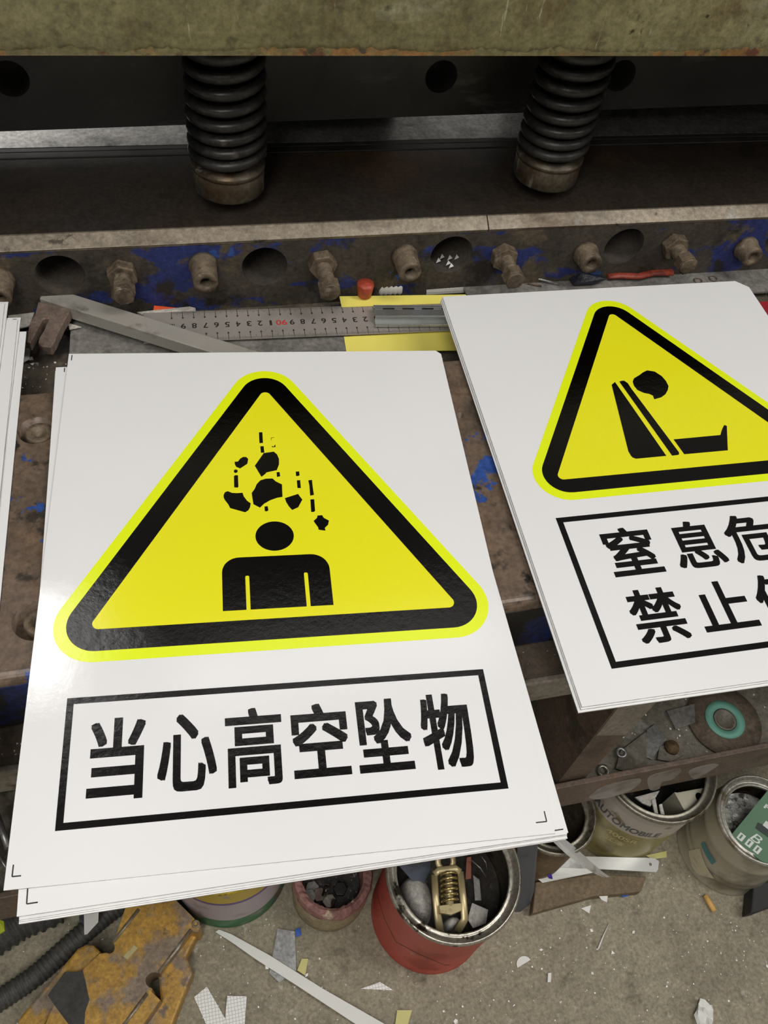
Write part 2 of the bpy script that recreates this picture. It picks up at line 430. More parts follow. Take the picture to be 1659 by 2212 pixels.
# --- bed
bp = []
r = .008
for i in range(7):
    a = pi / 2 + pi / 2 * i / 6
    bp.append((.266 + r + r * cos(a), .712 - r + r * sin(a)))
bed = MB().extrude_x([(.506, .712)] + bp + [(.268, .646), (.506, .646)], XL, XR).obj('bed_plate', [M_bed], mach)
rec = [(-.1046, .4683, .0133), (-.1035, .3056, .0150)]
cut(bed, [MB().cyl((x, y, .700), (x, y, .73), rr, 32) for x, y, rr in rec] + [MB().cyl((.2192, .4443, .69), (.2192, .4443, .73), .0035, 16)])
MB().box((XL, .2655, .650), (XR, .2668, .7035)).obj('bed_front_face', M_bedface, mach)
for x, y, rr in rec:
    MB().lathe([(0, 0), (.0095, 0), (.0098, .001), (.0098, .0085), (.009, .0095), (.0048, .0095), (.0042, .005), (0, .005)], (x + .001, y + .0005, .700), 28).obj('sunk_screw', M_bolt, mach)
# --- ledge under the bed
MB().box((XL, .240, .612), (XR, .56, .6455)).obj('ledge_plate', M_ledge, mach, .001)
MB().box((XL, .2345, .614), (XR, .240, .6465)).obj('ledge_bar', M_white, mach, .0015)
# --- trough between bed and blade block
MB().box((XL, .50, .620), (XR, .75, .655)).obj('trough_floor', M_gap, mach)
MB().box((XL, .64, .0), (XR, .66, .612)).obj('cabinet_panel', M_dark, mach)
# --- tray
MB().box((XL, .2535, .262), (XR, .64, .268)).obj('tray', M_tray, mach)
MB().box((XL, .2475, .248), (XR, .2535, .321)).obj('tray_lip', M_lip, mach, .001)
sm_ = MB()
for p_ in ([(1272, 1722), (1300, 1700), (1345, 1688), (1382, 1682), (1380, 1694), (1352, 1712), (1300, 1726)], [(1400, 1680), (1432, 1668), (1466, 1661), (1470, 1668), (1452, 1684), (1430, 1690), (1424, 1704), (1404, 1706)], [(1490, 1664), (1530, 1652), (1552, 1652), (1530, 1668), (1505, 1682), (1492, 1678)]):
    n_ = len(p_); rnd_p = []
    for i in range(n_):
        a, b, c, d = p_[i - 1], p_[i], p_[(i + 1) % n_], p_[(i + 2) % n_]
        for k in range(6):
            t = k / 6
            rnd_p.append(tuple(.5 * (2 * b[j] + (c[j] - a[j]) * t + (2 * a[j] - 5 * b[j] + 4 * c[j] - d[j]) * t * t + (3 * b[j] - a[j] - 3 * c[j] + d[j]) * t ** 3) for j in (0, 1)))
    sm_.prism([PY(u, v, .2473) for u, v in rnd_p], (0, .0002, 0))
sm_.obj('paint_smear', mat('grey_paint_smear', (138, 132, 126), .5, .1, [((100, 90, 82), 24, .50, .14)], .05, 80), mach)
post = MB()
post.prism([(.3525, .256, .268), (.3835, .256, .268), (.398, .256, .612), (.3525, .256, .612)], (0, .006, 0), 0)
post.box((.3525, .262, .268), (.3585, .345, .612), 0)
post.prism([(.3545, .2555, .445), (.3895, .2555, .432), (.394, .2555, .50), (.394, .2555, .60), (.3545, .2555, .60)], (0, .0004, 0), 1)
post.obj('corner_post', [M_rust, M_postwhite], mach)
# --- blade block with bores
blk = MB().box((XL, YB, .630), (XR, .778, .7285)).obj('blade_block', [M_block, mat('shaded_bore_grime', (66, 58, 48), .8, .05, [((44, 38, 32), 20, .5, .15)], .5, 160)], mach)  # second material: grime, with the shade inside the bores painted in
cut(blk, [MB().cyl((x, YB - .02, zz), (x, YB + .115, zz), .0212, 40, mi=1) for x, zz in ((-.288, .704), (-.088, .7035), (.0916, .7015), (.2725, .704), (.456, .7035), (.6435, .703), (.83, .703))])
seam = .3045
for a, b in ((XL, seam - .0004), (seam + .0004, XR)):
    MB().extrude_x([(YB - .0005, .7302), (YB - .0012, .7318), (.6675, .7390), (.6690, .7394), (.6690, .7286), (YB, .7286)], a, b).obj('edge_strip', M_strip, mach, .0004)
MB().box((XL, .6692, .7286), (XR, .781, .7392)).obj('table_plate', M_table, mach, .0005)
MB().box((XL, .783, .70), (XR, .7925, .7392)).obj('lower_blade', M_ram, mach, .0006)
MB().box((XL, .7935, .70), (XR, .7995, .7390)).obj('rear_wear_strip', M_ram, mach, .0004)
MB().box((XL, .8015, .70), (XR, .99, .7385)).obj('rear_table', M_greyal, mach)
for x0, x1 in ((.055, .262), (.392, XR)):
    MB().box((x0, .865, .7386), (x1, .885, 1.36)).obj('rear_light_blocker', M_dark, mach)  # unseen panels added to block back light, open where the strip is bright
MB().box((XL, .845, .80), (XR, .864, 1.36)).obj('rear_light_blocker', M_dark, mach)  # unseen panel added to keep back light out above the slot
# --- ram beam, slightly raked like every shear
ram = MB().prism([(XL, .78, .7672 + (XL + .127) * .0209), (XR, .78, .7672 + (XR + .127) * .0209), (XR, .78, 1.32), (XL, .78, 1.32)], (0, .03, 0)).obj('ram_beam', [M_ram, M_bore], mach)
cut(ram, [MB().cyl((x, .77, .8142), (x, .809, .8142), .0157, 36, mi=1) for x in (-.108, .0885, .2766, .463, .652)])
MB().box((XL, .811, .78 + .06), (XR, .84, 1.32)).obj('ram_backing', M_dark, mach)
# --- front guard beam
MB().extrude_x([(.62, .927), (.62, 1.02), (.65, 1.02), (.65, .9122), (.6215, .9122)], XL, XR).obj('front_guard', M_olive, mach, .0008)
MB().box((-.16, .625, 1.0205), (XR, .655, 1.40)).obj('added_dark_housing', M_black, mach)  # unseen housing added, dark so the black print reflects less light
MB().box((XL, .625, 1.0205), (-.1605, .655, 1.165)).obj('added_housing_end', M_black, mach)  # unseen end shaped low so the lamp glare reaches the sign
eg = MB(); xs = XL; rnd = random.Random(3)
edge = [(XL, .9125)]
while xs < XR:
    edge.append((xs, .9125 + (.0016 + .0045 * (.5 + .5 * sin(xs * 61 + 2 * sin(xs * 23))) * rnd.uniform(.4, 1) + rnd.uniform(0, .0012)))); xs += rnd.uniform(.0015, .004)
edge += [(XR, .9125)]
eg.prism([(x, .6192, z) for x, z in edge], (0, .0006, 0)).obj('chipped_lower_edge', M_oliverust, mach)
MB().box((XL, .62, 1.165), (-.161, .90, 1.19)).obj('added_end_cover', M_olive, mach)  # unseen cover added to shut out light over the low end
MB().box((-.16, .651, 1.35), (XR, .99, 1.40)).obj('added_top_cover', M_olive, mach)  # unseen cover added to block light falling in from above
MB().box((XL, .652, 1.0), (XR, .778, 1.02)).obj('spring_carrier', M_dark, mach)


# --- hold-downs
def hold_down(cx, cy):
    zb = .7515
    pts = []; rad = []
    z = zb + .030; turns = 15; n = 28
    R = .0290
    total = turns * n
    for i in range(total + 1):
        a = 2 * pi * i / n
        f = i / total
        dz = .0103 + .0042 * min(1.0, f * 2.2)          # coils lie closer near the foot
        pts.append((cx + R * cos(a), cy + R * sin(a), z)); z += dz / n
    sp = MB().tube([(x, y, min(zz, .998)) for x, y, zz in pts if zz < 1.0], .0056, 12, flat=.82).obj('hold_down_spring', M_spring, mach)
    MB().lathe([(0, 0), (.0255, 0), (.031, .0015), (.0318, .003), (.0318, .0205), (.031, .0215), (.0325, .0225), (.0325, .0262), (.0, .0262)], (cx, cy, zb), 48).obj('foot', M_foot, sp)
    MB().cyl((cx, cy, zb + .02), (cx, cy, 1.0), .0222, 32).obj('guide_rod', M_black, sp)
    for dx, dy in ((-.0535, .0), (.0535, .0)):
        MB().cyl((cx + dx, cy + dy, .8985), (cx + dx, cy + dy, 1.0), .0056, 16).obj('guide_pin', M_ram, mach)


f1 = PZ(500, 447, .7515); f2 = PZ(1178, 420, .7515)
hold_down(f1.x + .0015, f1.y + .0315)
hold_down(f2.x + .009, f2.y + .0305)


# --- adjusting bolts and lock sleeves on the blade block
def hexring(c, r, axis_y, n=6, rot=0.0):
    return [(c[0] + r * cos(rot + pi / 3 * k), axis_y, c[2] + r * sin(rot + pi / 3 * k)) for k in range(n)]


def bolt(x, z, ln, rot):
    b = MB()
    prof = []
    k = 0; yy = 0.0
    while yy < ln - .006:
        prof.append((.0078 if k % 2 else .0070, yy)); yy += .0009; k += 1
    b.lathe([(0, 0)] + prof + [(.0068, ln - .006), (0, ln - .006)], (x, YB - .001, z), 20, (0, -1, 0))
    b.prism(hexring((x, 0, z), .0108, YB - ln - .004, 6, rot), (0, .0105, 0))
    b.lathe([(.0088, 0), (.0088, .0014), (.0078, .0018), (0, .0018)], (x, YB - ln - .004, z), 20, (0, -1, 0))
    o = b.obj('adjusting_bolt', M_bolt, mach, .0004)
    MB().prism(hexring((x, 0, z), .0136, YB - .0115, 6, rot + .5), (0, .0112, 0)).obj('jam_nut', M_bolt, o, .001)


for x, z, ln, rot in ((-.0357, .7053, .0297, .2), (.1445, .7052, .041, .7), (.3250, .7026, .037, .1), (.5105, .7046, .0334, .4), (.69, .7045, .034, .9)):
    bolt(x, z, ln, rot)
for x, z, ln in ((-.1385, .7035, .026), (.0355, .7084, .026), (.2245, .7062, .0247), (.4142, .6990, .0185), (.5995, .6953, .0175), (.785, .6975, .018)):
    sl = MB().lathe([(0, 0), (.0130, 0), (.0130, .004), (.0118, .006), (.0110, ln), (.0102, ln + .0012), (.0055, ln + .0012), (.0052, ln - .008), (0, ln - .008)], (x, YB - .0002, z), 28, (0, -1, 0)).obj('lock_sleeve', M_bolt, mach)
    MB().lathe([(0, 0), (.0051, 0)], (x, YB - ln + .0072, z), 6, (0, -1, 0)).obj('socket_recess', M_bore, sl)

# ================================================================ WARNING SIGNS
W, H = .3, .4
TH = .0012


def sheet_frame(o, ex, ey):
    ez = ex.cross(ey).normalized()
    return Matrix(((ex.x, ey.x, ez.x, o.x), (ex.y, ey.y, ez.y, o.y), (ex.z, ey.z, ez.z, o.z), (0, 0, 0, 1)))


def frame_from(x, y, t, z, a=0.0, b=0.0):
    ex = Vector((cos(t), sin(t), a)).normalized(); ey = Vector((-sin(t), cos(t), b)); ey -= ex * ey.dot(ex); ey.normalize()
    return sheet_frame(Vector((x, y, z)), ex, ey)


def local_obj(mb, name, mats, parent):
    bmesh.ops.recalc_face_normals(mb.bm, faces=mb.bm.faces[:])
    me = bpy.data.meshes.new(name); mb.bm.to_mesh(me); mb.bm.free()
    for m in (mats if isinstance(mats, (list, tuple)) else [mats]): me.materials.append(m)
    o = bpy.data.objects.new(name, me); COL.objects.link(o); o.parent = parent
    return o


def up_faces(mb):
    for f in mb.bm.faces:
        f.normal_update()
        if f.normal.z < 0: f.normal_flip()


def flat_obj(mb, name, mats, parent):
    up_faces(mb)
    me = bpy.data.meshes.new(name); mb.bm.to_mesh(me); mb.bm.free()
    for m in (mats if isinstance(mats, (list, tuple)) else [mats]): me.materials.append(m)
    o = bpy.data.objects.new(name, me); COL.objects.link(o); o.parent = parent
    return o


def sheet(name, M, label, cat, group, cr=.0, h=H):
    """A white film-faced aluminium sheet, its top face in the frame M, its rear left corner at the origin."""
    mb = MB()
    ring = [(0, 0), (W - cr, 0), (W, -cr), (W, -h), (0, -h)] if cr else [(0, 0), (W, 0), (W, -h), (0, -h)]
    mb.prism([(x, y, 0) for x, y in ring], (0, 0, -TH), 1, 0)
    bmesh.ops.recalc_face_normals(mb.bm, faces=mb.bm.faces[:])
    me = bpy.data.meshes.new(name); mb.bm.to_mesh(me); mb.bm.free()
    me.materials.append(M_sheet); me.materials.append(M_alu)
    o = bpy.data.objects.new(name, me); COL.objects.link(o); o.matrix_world = M
    return tag(o, label, cat, group)


def rtri(ap, bl, br, rad, n=14):
    """Rounded triangle through the three sharp corners ap, bl, br."""
    P = [Vector(ap), Vector(bl), Vector(br)]; out = []
    for i in range(3):
        p = P[i]; a = (P[i - 1] - p).normalized(); b = (P[(i + 1) % 3] - p).normalized()
        half = a.angle(b) / 2; d = rad / sin(half); c = p + (a + b).normalized() * d
        t0 = p + a * (rad / math.tan(half)); t1 = p + b * (rad / math.tan(half))
        a0 = atan2(*(t0 - c).yx); a1 = atan2(*(t1 - c).yx)
        da = (a1 - a0 + pi) % (2 * pi) - pi
        for k in range(n + 1):
            out.append((c.x + rad * cos(a0 + da * k / n), c.y + rad * sin(a0 + da * k / n)))
    return out


def inset(ap, bl, br, d):
    P = [Vector(ap), Vector(bl), Vector(br)]; out = []
    for i in range(3):
        p = P[i]; a = (P[i - 1] - p).normalized(); b = (P[(i + 1) % 3] - p).normalized()
        out.append(p + (a + b).normalized() * (d / sin(a.angle(b) / 2)))
    return out


def poly(mb, pts, z, s=1.0, mi=0):
    mb.face([(x * s, y * s, z) for x, y in pts], mi)


def ring2(mb, A, B, z, mi=0):
    """Flat ring between two outlines with the same number of points."""
    n = len(A)
    for i in range(n):
        j = (i + 1) % n
        mb.face([(A[i][0], A[i][1], z), (A[j][0], A[j][1], z), (B[j][0], B[j][1], z), (B[i][0], B[i][1], z)], mi)


def triangle_print(sh, ap, bl, br, ro, db, rb, di, ri, name='warning_triangle'):
    y = MB(); o1 = rtri(ap, bl, br, ro); b1 = rtri(*inset(ap, bl, br, db), rb); i1 = rtri(*inset(ap, bl, br, di), ri)
    ring2(y, o1, b1, .00012)
    flat_obj(y, 'yellow_margin', M_yelfluo, sh)
    k = MB(); ring2(k, b1, i1, .00014); flat_obj(k, 'black_triangle', M_blk, sh)
    c = MB(); poly(c, i1, .00012); flat_obj(c, 'yellow_field', M_yel, sh)


def box_print(sh, x0, x1, y0, y1, t):
    f = MB()
    ring2(f, [(x0, y0), (x1, y0), (x1, y1), (x0, y1)], [(x0 + t, y0 - t), (x1 - t, y0 - t), (x1 - t, y1 + t), (x0 + t, y1 + t)], .00014)
    flat_obj(f, 'text_frame', M_blk, sh)


def letters(sh, items, bold):
    t = MB()
    for ch, x0, x1, yt, yb in items:
        fit_text(t, ch, x0 / 1000, x1 / 1000, yb / 1000, yt / 1000, lambda x, y, l=0: (x, y, .00014 + l), bold)
    flat_obj(t, 'lettering', M_blk, sh)


def corner_marks(sh, spots):
    for cx, cy, sx, sy, a, b in spots:
        m = MB(); th = .0007; z = .0001
        if a: m.box((cx, cy - th / 2, z - .00005), (cx + sx * a, cy + th / 2, z), 0)
        if b: m.box((cx - th / 2, cy, z - .00005), (cx + th / 2, cy + sy * b, z + .00003), 0)
        local_obj(m, 'crop_mark', M_mark, sh)


# ---- stack of falling-object signs
s1 = sheet('warning_sign', frame_from(-.07944, .53909, -.09329, .72030),
           'white warning sign with yellow triangle showing rocks falling on a bust', 'sign', 'white sign sheets on the shear bed', .004)
triangle_print(s1, (.1511, .0040), (-.0088, -.2719), (.3107, -.2706), .0262, .0075, .019, .0228, .0042)
k1 = MB()
ro = MB()
poly(k1, [(.1513 + .0132 * cos(a * pi / 24), -.1834 + .0124 * sin(a * pi / 24)) for a in range(48)], .00014)
# torso with rounded shoulders and two arm slits left open
tl, tr, tt, tb = .1149, .1869, -.1999, -.2410
s1x0, s1x1, s1y = .1301, .1327, -.2158
s2x0, s2x1, s2y = .1692, .1718, -.2156
arcL = [(tl + .0115 - .0115 * cos(pi / 2 * i / 8), tt - .0115 + .0115 * sin(pi / 2 * i / 8)) for i in range(9)]
arcR = [(tr - .0125 + .0125 * sin(pi / 2 * i / 8), tt - .0125 + .0125 * cos(pi / 2 * i / 8)) for i in range(9)]
poly(k1, [(tl, tb)] + arcL + arcR + [(tr, tb), (s2x1, tb), (s2x1, s2y), (s2x1 - .0004, s2y + .0009), (s2x0 + .0004, s2y + .0009), (s2x0, s2y), (s2x0, tb), (s1x1, tb), (s1x1, s1y), (s1x1 - .0004, s1y + .0009), (s1x0 + .0004, s1y + .0009), (s1x0, s1y), (s1x0, tb)], .00014)
for pts in (
    [(144.6, -87.3), (147.2, -87.3), (147.2, -98.1), (144.5, -98.2)], [(145.0, -101.3), (147.5, -101.2), (147.8, -107.7), (145.2, -107.6)],
    [(147.2, -108.1), (151.0, -107.4), (154.7, -106.9), (157.0, -109.6), (158.2, -114.1), (157.9, -119.4), (156.0, -124.8), (148.7, -126.5), (146.9, -128.5), (144.6, -130.6), (140.2, -120.0)],
    [(125.7, -115.6), (128.1, -115.5), (129.9, -112.7), (132.0, -111.2), (134.3, -111.3), (135.7, -113.3), (134.9, -117.9), (129.6, -122.1), (126.7, -120.4), (125.8, -117.8)],
    [(125.1, -123.4), (126.3, -122.8), (127.7, -123.5), (127.5, -125.6), (126.2, -126.3), (125.0, -125.6)],
    [(124.9, -129.0), (126.1, -128.2), (127.8, -128.5), (127.8, -139.2), (127.1, -139.8), (124.8, -139.5)],
    [(117.2, -145.9), (118.2, -143.6), (120.2, -142.7), (123.1, -144.4), (126.9, -144.8), (130.5, -144.6), (131.4, -148.1), (133.5, -151.9), (136.0, -154.4), (135.4, -157.7), (134.2, -160.4), (131.9, -162.1), (121.5, -157.9), (120.3, -154.6), (118.1, -150.8), (117.2, -148.3)],
    [(137.0, -145.0), (139.1, -141.8), (140.9, -137.2), (143.7, -133.7), (147.7, -132.4), (152.5, -132.4), (154.6, -135.2), (159.0, -138.2), (158.7, -149.6), (154.7, -150.3), (149.7, -152.3), (145.3, -155.2), (142.3, -158.5), (137.9, -155.3), (137.4, -150.8)],
    [(155.7, -126.8), (157.9, -126.6), (158.2, -130.6), (155.8, -131.2)], [(145.5, -157.7), (147.8, -157.4), (148.1, -161.2), (146.9, -162.0), (145.5, -161.7)],
    [(169.6, -126.7), (172.2, -126.6), (172.3, -130.3), (171.2, -130.9), (169.7, -130.9)], [(169.9, -134.9), (172.4, -134.8), (172.4, -142.2), (169.9, -142.1)],
    [(160.3, -150.8), (169.9, -147.4), (172.7, -152.7), (169.2, -159.5), (164.8, -161.6), (162.7, -158.4), (161.0, -154.3)],
    [(178.2, -135.3), (181.0, -134.9), (181.0, -140.0), (181.3, -148.9), (178.5, -149.4), (178.7, -140.0)], [(178.4, -152.8), (181.2, -152.7), (181.0, -163.3), (179.9, -164.1), (178.1, -164.0)],
    [(179.2, -172.0), (181.8, -169.4), (182.3, -167.4), (185.6, -167.2), (186.7, -169.7), (190.1, -172.2), (189.1, -175.8), (186.6, -178.4), (186.9, -180.8), (182.2, -179.8), (181.8, -177.4), (180.4, -174.6)],
    [(153.4, -93.0), (155.8, -92.6), (155.8, -93.0), (153.8, -93.4), (153.7, -95.6), (153.4, -95.6)], [(153.6, -101.2), (155.0, -102.0), (156.2, -99.6), (156.3, -102.4), (153.6, -102.6)],
):
    poly(k1, [(x / 1000, y / 1000) for x, y in pts], .00014)
flat_obj(k1, 'pictogram', M_blk, s1)
box_print(s1, .0230, .2782, -.2945, -.3720, .0040)
letters(s1, [('当', 37.8, 68.9, -309.2, -358.0), ('心', 76.2, 109.6, -310, -356.5), ('高', 114.7, 148.0, -309.3, -357.2), ('空', 153.6, 187.2, -309.7, -355.2), ('坠', 191.9, 225.4, -309.8, -355.4), ('物', 232.0, 263.0, -309.2, -357.2)], .00085)
corner_marks(s1, [(.0035, -.3935, 1, 1, .0045, .006), (.0025, -.0015, 1, -1, 0, .006), (.2965, -.3930, -1, 1, .0065, .006)])
grp1 = 'white sign sheets on the shear bed'
fr2 = frame_from(-.0895, .5265, -.0520, .71880)
s1b = sheet('sign_sheet', fr2, 'white sheet straight under the falling rocks sign, turned so its edges show', 'sign', grp1)
corner_marks(s1b, [(.0045, -.3945, 1, 1, .0055, .0075), (.0065, -.0010, 1, -1, 0, .0045), (.2925, -.3970, 1, 1, .006, 0)])
words = ['third down its stack', 'fourth down its stack', 'fifth down its stack', 'bottom one on the bed']
for i in range(4):
    jx, jy, jt = ((.0006, .0004, .002), (-.0010, -.0012, .004), (.0004, -.0018, .001), (-.0012, -.0025, .003))[i]
    sheet('sign_sheet', frame_from(-.0895 + jx, .5265 + jy, -.0520 + jt, .71753 - .00127 * i), 'white sheet under the falling rocks sign, ' + words[i], 'sign', grp1)

# ---- stack of suffocation signs
fA = (.24133, .58341, -.03978, .71651, .02285, -.0106)
s2 = sheet('warning_sign', frame_from(*fA), 'white suffocation danger sign with yellow triangle showing a slumped sitting person', 'sign', 'white sign sheets on the shear bed', .010)
triangle_print(s2, (.1500, .0060), (.0040, -.2390), (.2960, -.2390), .0252, .0070, .019, .0200, .0040)
k2 = MB()
for pts in ([(118.6, -124.1), (122.8, -121.0), (136.0, -205.2), (110.1, -205.3), (107.8, -203.8), (107.1, -202.0), (106.6, -197.1)],
            [(126.6, -121.1), (129.2, -120.2), (131.3, -120.4), (133.4, -123.4), (134.3, -130.2), (147.8, -202.6), (147.2, -204.6), (145.9, -205.3), (140.7, -205.5)],
            [(138.3, -122.3), (141.0, -118.4), (146.6, -115.5), (151.7, -112.2), (156.3, -110.2), (162.6, -112.4), (166.7, -118.5), (168.1, -124.6), (168.0, -130.4), (165.4, -135.1), (161.4, -139.6), (156.4, -142.7), (149.5, -144.2), (149.9, -140.0), (147.6, -137.8), (143.2, -136.1), (138.9, -132.3), (137.7, -127.2)],
            [(148.6, -189.0), (190.1, -188.7), (193.5, -183.7), (197.6, -178.9), (198.7, -178.6), (199.9, -179.8), (189.3, -205.2), (151.3, -205.2)]):
    poly(k2, [(x / 1000, y / 1000) for x, y in pts], .00014)
flat_obj(k2, 'pictogram', M_blk, s2)
box_print(s2, .0282, .2720, -.2538, -.3772, .0045)
letters(s2, [('窒', 55.5, 94.3, -268.4, -309.5), ('息', 106.0, 145.0, -268.8, -309.8), ('危', 150.8, 190.5, -268.1, -310.2), ('险', 202, 241, -268.1, -310),
             ('禁', 55.3, 93.5, -321.4, -363.5), ('止', 103.5, 144.8, -322.0, -360.5), ('停', 150.2, 190, -321.0, -363.5), ('留', 202, 238, -321.0, -363)], .00075)
for i in range(2):
    jx, jy, jt = ((-.0012, -.0010, .0015), (-.0022, -.0024, -.001))[i]
    sheet('sign_sheet', frame_from(fA[0] + jx, fA[1] + jy, fA[2] + jt, fA[3] - .0013 * (i + 1), fA[4], fA[5]),
          'white sheet under the suffocation sign, ' + ('second from its top' if i == 0 else 'lowest of that stack'), 'sign', grp1, .010)

# ---- stack at the left edge
zc = .7135
tr_c = PZ(57, 716, zc); lo_c = PZ(2, 1280, zc)
dirv = (tr_c - lo_c).normalized()
lab = ['lowest and farthest right', 'second from bottom', 'third from bottom', 'fourth from bottom', 'topmost and farthest left']
for i, (u, v, da) in enumerate(((57, 716, 0), (45, 686, -.012), (38, 690, .004), (18, 652, -.006), (10, 655, .006))):
    z = zc + .0013 * i
    tr = PZ(u, v, z)
    ang = atan2(dirv.y, dirv.x) - pi / 2 + da
    ex = Vector((cos(ang), sin(ang), 0)); o = tr - ex * W
    sh = sheet('sign_sheet', frame_from(o.x, o.y, ang, z), 'white sheet in stack at left picture edge, ' + lab[i], 'sign', grp1)
    if i in (1, 3): corner_marks(sh, [(W - .006, -.002, 1, -1, .003, .006)])

# ================================================================ THINGS IN THE TROUGH BEHIND THE BED
ZP = .6625
# grey plate
a, b = PZ(152, 711, ZP), PZ(760, 692, ZP)
ux = (b - a); ux.z = 0; ux.normalize(); uy = Vector((-ux.y, ux.x, 0))
pl = MB()
pl.prism([a + uy * .012 - ux * 0, a - uy * .052, a - uy * .052 + ux * .262, a + uy * .012 + ux * .262], (0, 0, -.006)).obj('steel_plate', M_plate, bevel=.0006)
tag(bpy.data.objects[-1] if False else COL.objects[-1], 'dull grey flat steel plate between the steel ruler and falling rocks sign', 'plate')
# ruler
ZR = .6668
ra, rb = PZ(421, 704, ZR), PZ(790, 690, ZR)
rx = (rb - ra); rx.z = 0; rx.normalize(); ry = Vector((-rx.y, rx.x, 0))
n90 = PZ(608, 696.5, ZR)
SP = (PZ(790, 690, ZR) - PZ(421, 704, ZR)).length / 16
hw0 = (PZ(450, 735, ZR) - n90).dot(ry); hw1 = (PZ(450, 671, ZR) - n90).dot(ry)
rul = thing('steel_ruler', 'long steel ruler with upside down black and red numbers', 'ruler', n90)
q = lambda x, y, z=0.0: n90 + rx * x + ry * y + Vector((0, 0, z))
MB().prism([q(-.125, hw0), q(.30, hw0), q(.30, hw1), q(-.125, hw1)], (0, 0, -.0012)).obj('ruler_blade', M_rule, rul, .0003)
tk = MB(); nb = MB()
for k in range(-10, 26):
    x = k * SP
    for e, s in ((hw0, 1), (hw1, -1)):
        tk.prism([q(x - .00025, e, .0001), q(x + .00025, e, .0001), q(x + .00025, e + s * .0085, .0001), q(x - .00025, e + s * .0085, .0001)], (0, 0, -.00005))
        tk.prism([q(x - .0011, e + s * .0082, .0001), q(x + .0011, e + s * .0082, .0001), q(x, e + s * .0105, .0001)], (0, 0, -.00005))
        for j in range(1, 10):
            xx = x + SP * j / 10; ln = .005 if j == 5 else .003
            tk.prism([q(xx - .0001, e, .0001), q(xx + .0001, e, .0001), q(xx + .0001, e + s * ln, .0001), q(xx - .0001, e + s * ln, .0001)], (0, 0, -.00005))
    val = 90 - k
    txt = str(val) if val % 10 == 0 else str(val % 10)
    wdt = .0102 if len(txt) == 2 else (.0022 if txt == '1' else .0044)
    mid = (hw0 + hw1) / 2
    rd = MB() if len(txt) == 2 else None
    fit_text(rd or nb, txt, x - wdt / 2, x + wdt / 2, mid - .0034, mid + .0034, lambda x_, y_, l=0: q(x_, y_, .0001 + l), .00012, True)
    if rd: rd.obj('decade_number', M_redink, rul)
for mb_, nm, mt in ((tk, 'graduations', M_ink), (nb, 'numbers', M_ink)):
    mb_.obj(nm, mt, rul)
# yellow cards
tag(slab([(743, 727), (1010, 712), (1018, 756), (748, 760)], .6633, .0006).obj('yellow_card', M_card), 'pale yellow card strip under the steel ruler, in front of it', 'card', 'pale yellow card strips')
tag(slab([(733, 640), (1006, 636), (1014, 653), (738, 663)], .6675, .0006).obj('yellow_card', M_card), 'pale yellow card strip on the rear ruler edge, behind slotted rail', 'card', 'pale yellow card strips')
# slotted rail
zr = .6682
e0 = PZ(811, 707, zr); e1 = PZ(985, 706.5, zr); dx = (e1 - e0); dx.z = 0; dx.normalize(); dy = Vector((-dx.y, dx.x, 0))
bk = PZ(808, 654, zr + .0072); wy = (bk - e0).dot(dy)
rq = lambda x, y, z: e0 + dx * x + dy * y + Vector((0, 0, z))
rail = thing('slotted_rail', 'short zinc plated slotted mounting rail lying on the steel ruler', 'rail', e0)
LNG = .22; T = .001; hz = .0072
rb_ = MB()


def rbox(x0, x1, y0, y1, z0, z1):
    rb_.prism([rq(x0, y0, z1), rq(x1, y0, z1), rq(x1, y1, z1), rq(x0, y1, z1)], (0, 0, z0 - z1))


y_f = wy * .36
rbox(0, LNG, 0, .0012, 0, .0030)                 # turned-up front lip
rbox(0, LNG, .0012, y_f - .002, 0, .001)         # front flange
rbox(0, LNG, y_f - .003, y_f - .002, 0, hz)      # wall
ym = y_f + (wy - y_f) * .52; sw = .0024
rbox(0, LNG, y_f - .002, ym - sw / 2, hz - T, hz)
rbox(0, LNG, ym + sw / 2, wy - .004, hz - T, hz)
xx = 0.0
pit = .0191; slot = .0112
k = 0
x0 = .0085 - pit + .0001
while x0 < LNG:
    s0 = max(0, x0 + slot - slot); s_end = x0 + slot if k else .0085
    bx0 = max(0, s_end); bx1 = min(LNG, (x0 + pit) if k else (x0 + pit))
    nxt = x0 + pit
    lo = max(0.0, x0 + slot); hi = min(LNG, nxt)
    if hi > lo: rbox(lo, hi, ym - sw / 2, ym + sw / 2, hz - T, hz)
    x0 = nxt; k += 1
rbox(0, LNG, wy - .004, wy - .003, .0, hz)
rbox(0, LNG, wy - .003, wy, 0, .001)
rb_.obj('rail_body', M_rail, rail, .0003)
# bar with welded fork
zb_t = .6822
gauge = thing('back_gauge_bar', 'polished steel bar with brown forked lug, lying across ruler end', 'bar', PZ(250, 690, .66))
A0, A1 = PZ(85, 645, zb_t), PZ(445, 757.5, zb_t)
B0 = PZ(99, 617, zb_t)
bd = (A1 - A0); bd.z = 0; bd.normalize(); bn = Vector((-bd.y, bd.x, 0)); bw = (PZ(330, 688, zb_t) - A0).dot(bn)
L_ = (A1 - A0).length + .055
MB().prism([A0, A0 + bd * L_, A0 + bd * L_ + bn * bw, B0], (0, 0, -.0130)).obj('flat_bar', M_bar, gauge, .0008)
zf = .6805
z6 = lambda x, y: (x / 5.82, 620 + y / 5.82)
fork = [(480, 180), (440, 330), (362, 480), (335, 690), (380, 702), (430, 610), (545, 400), (610, 392), (560, 520), (490, 640), (478, 700), (515, 745), (640, 757), (690, 680), (722, 600), (800, 440), (872, 325), (880, 275)]
slab([z6(*p) for p in fork], zf, .0095).obj('forked_lug', M_forged, gauge, .0009)

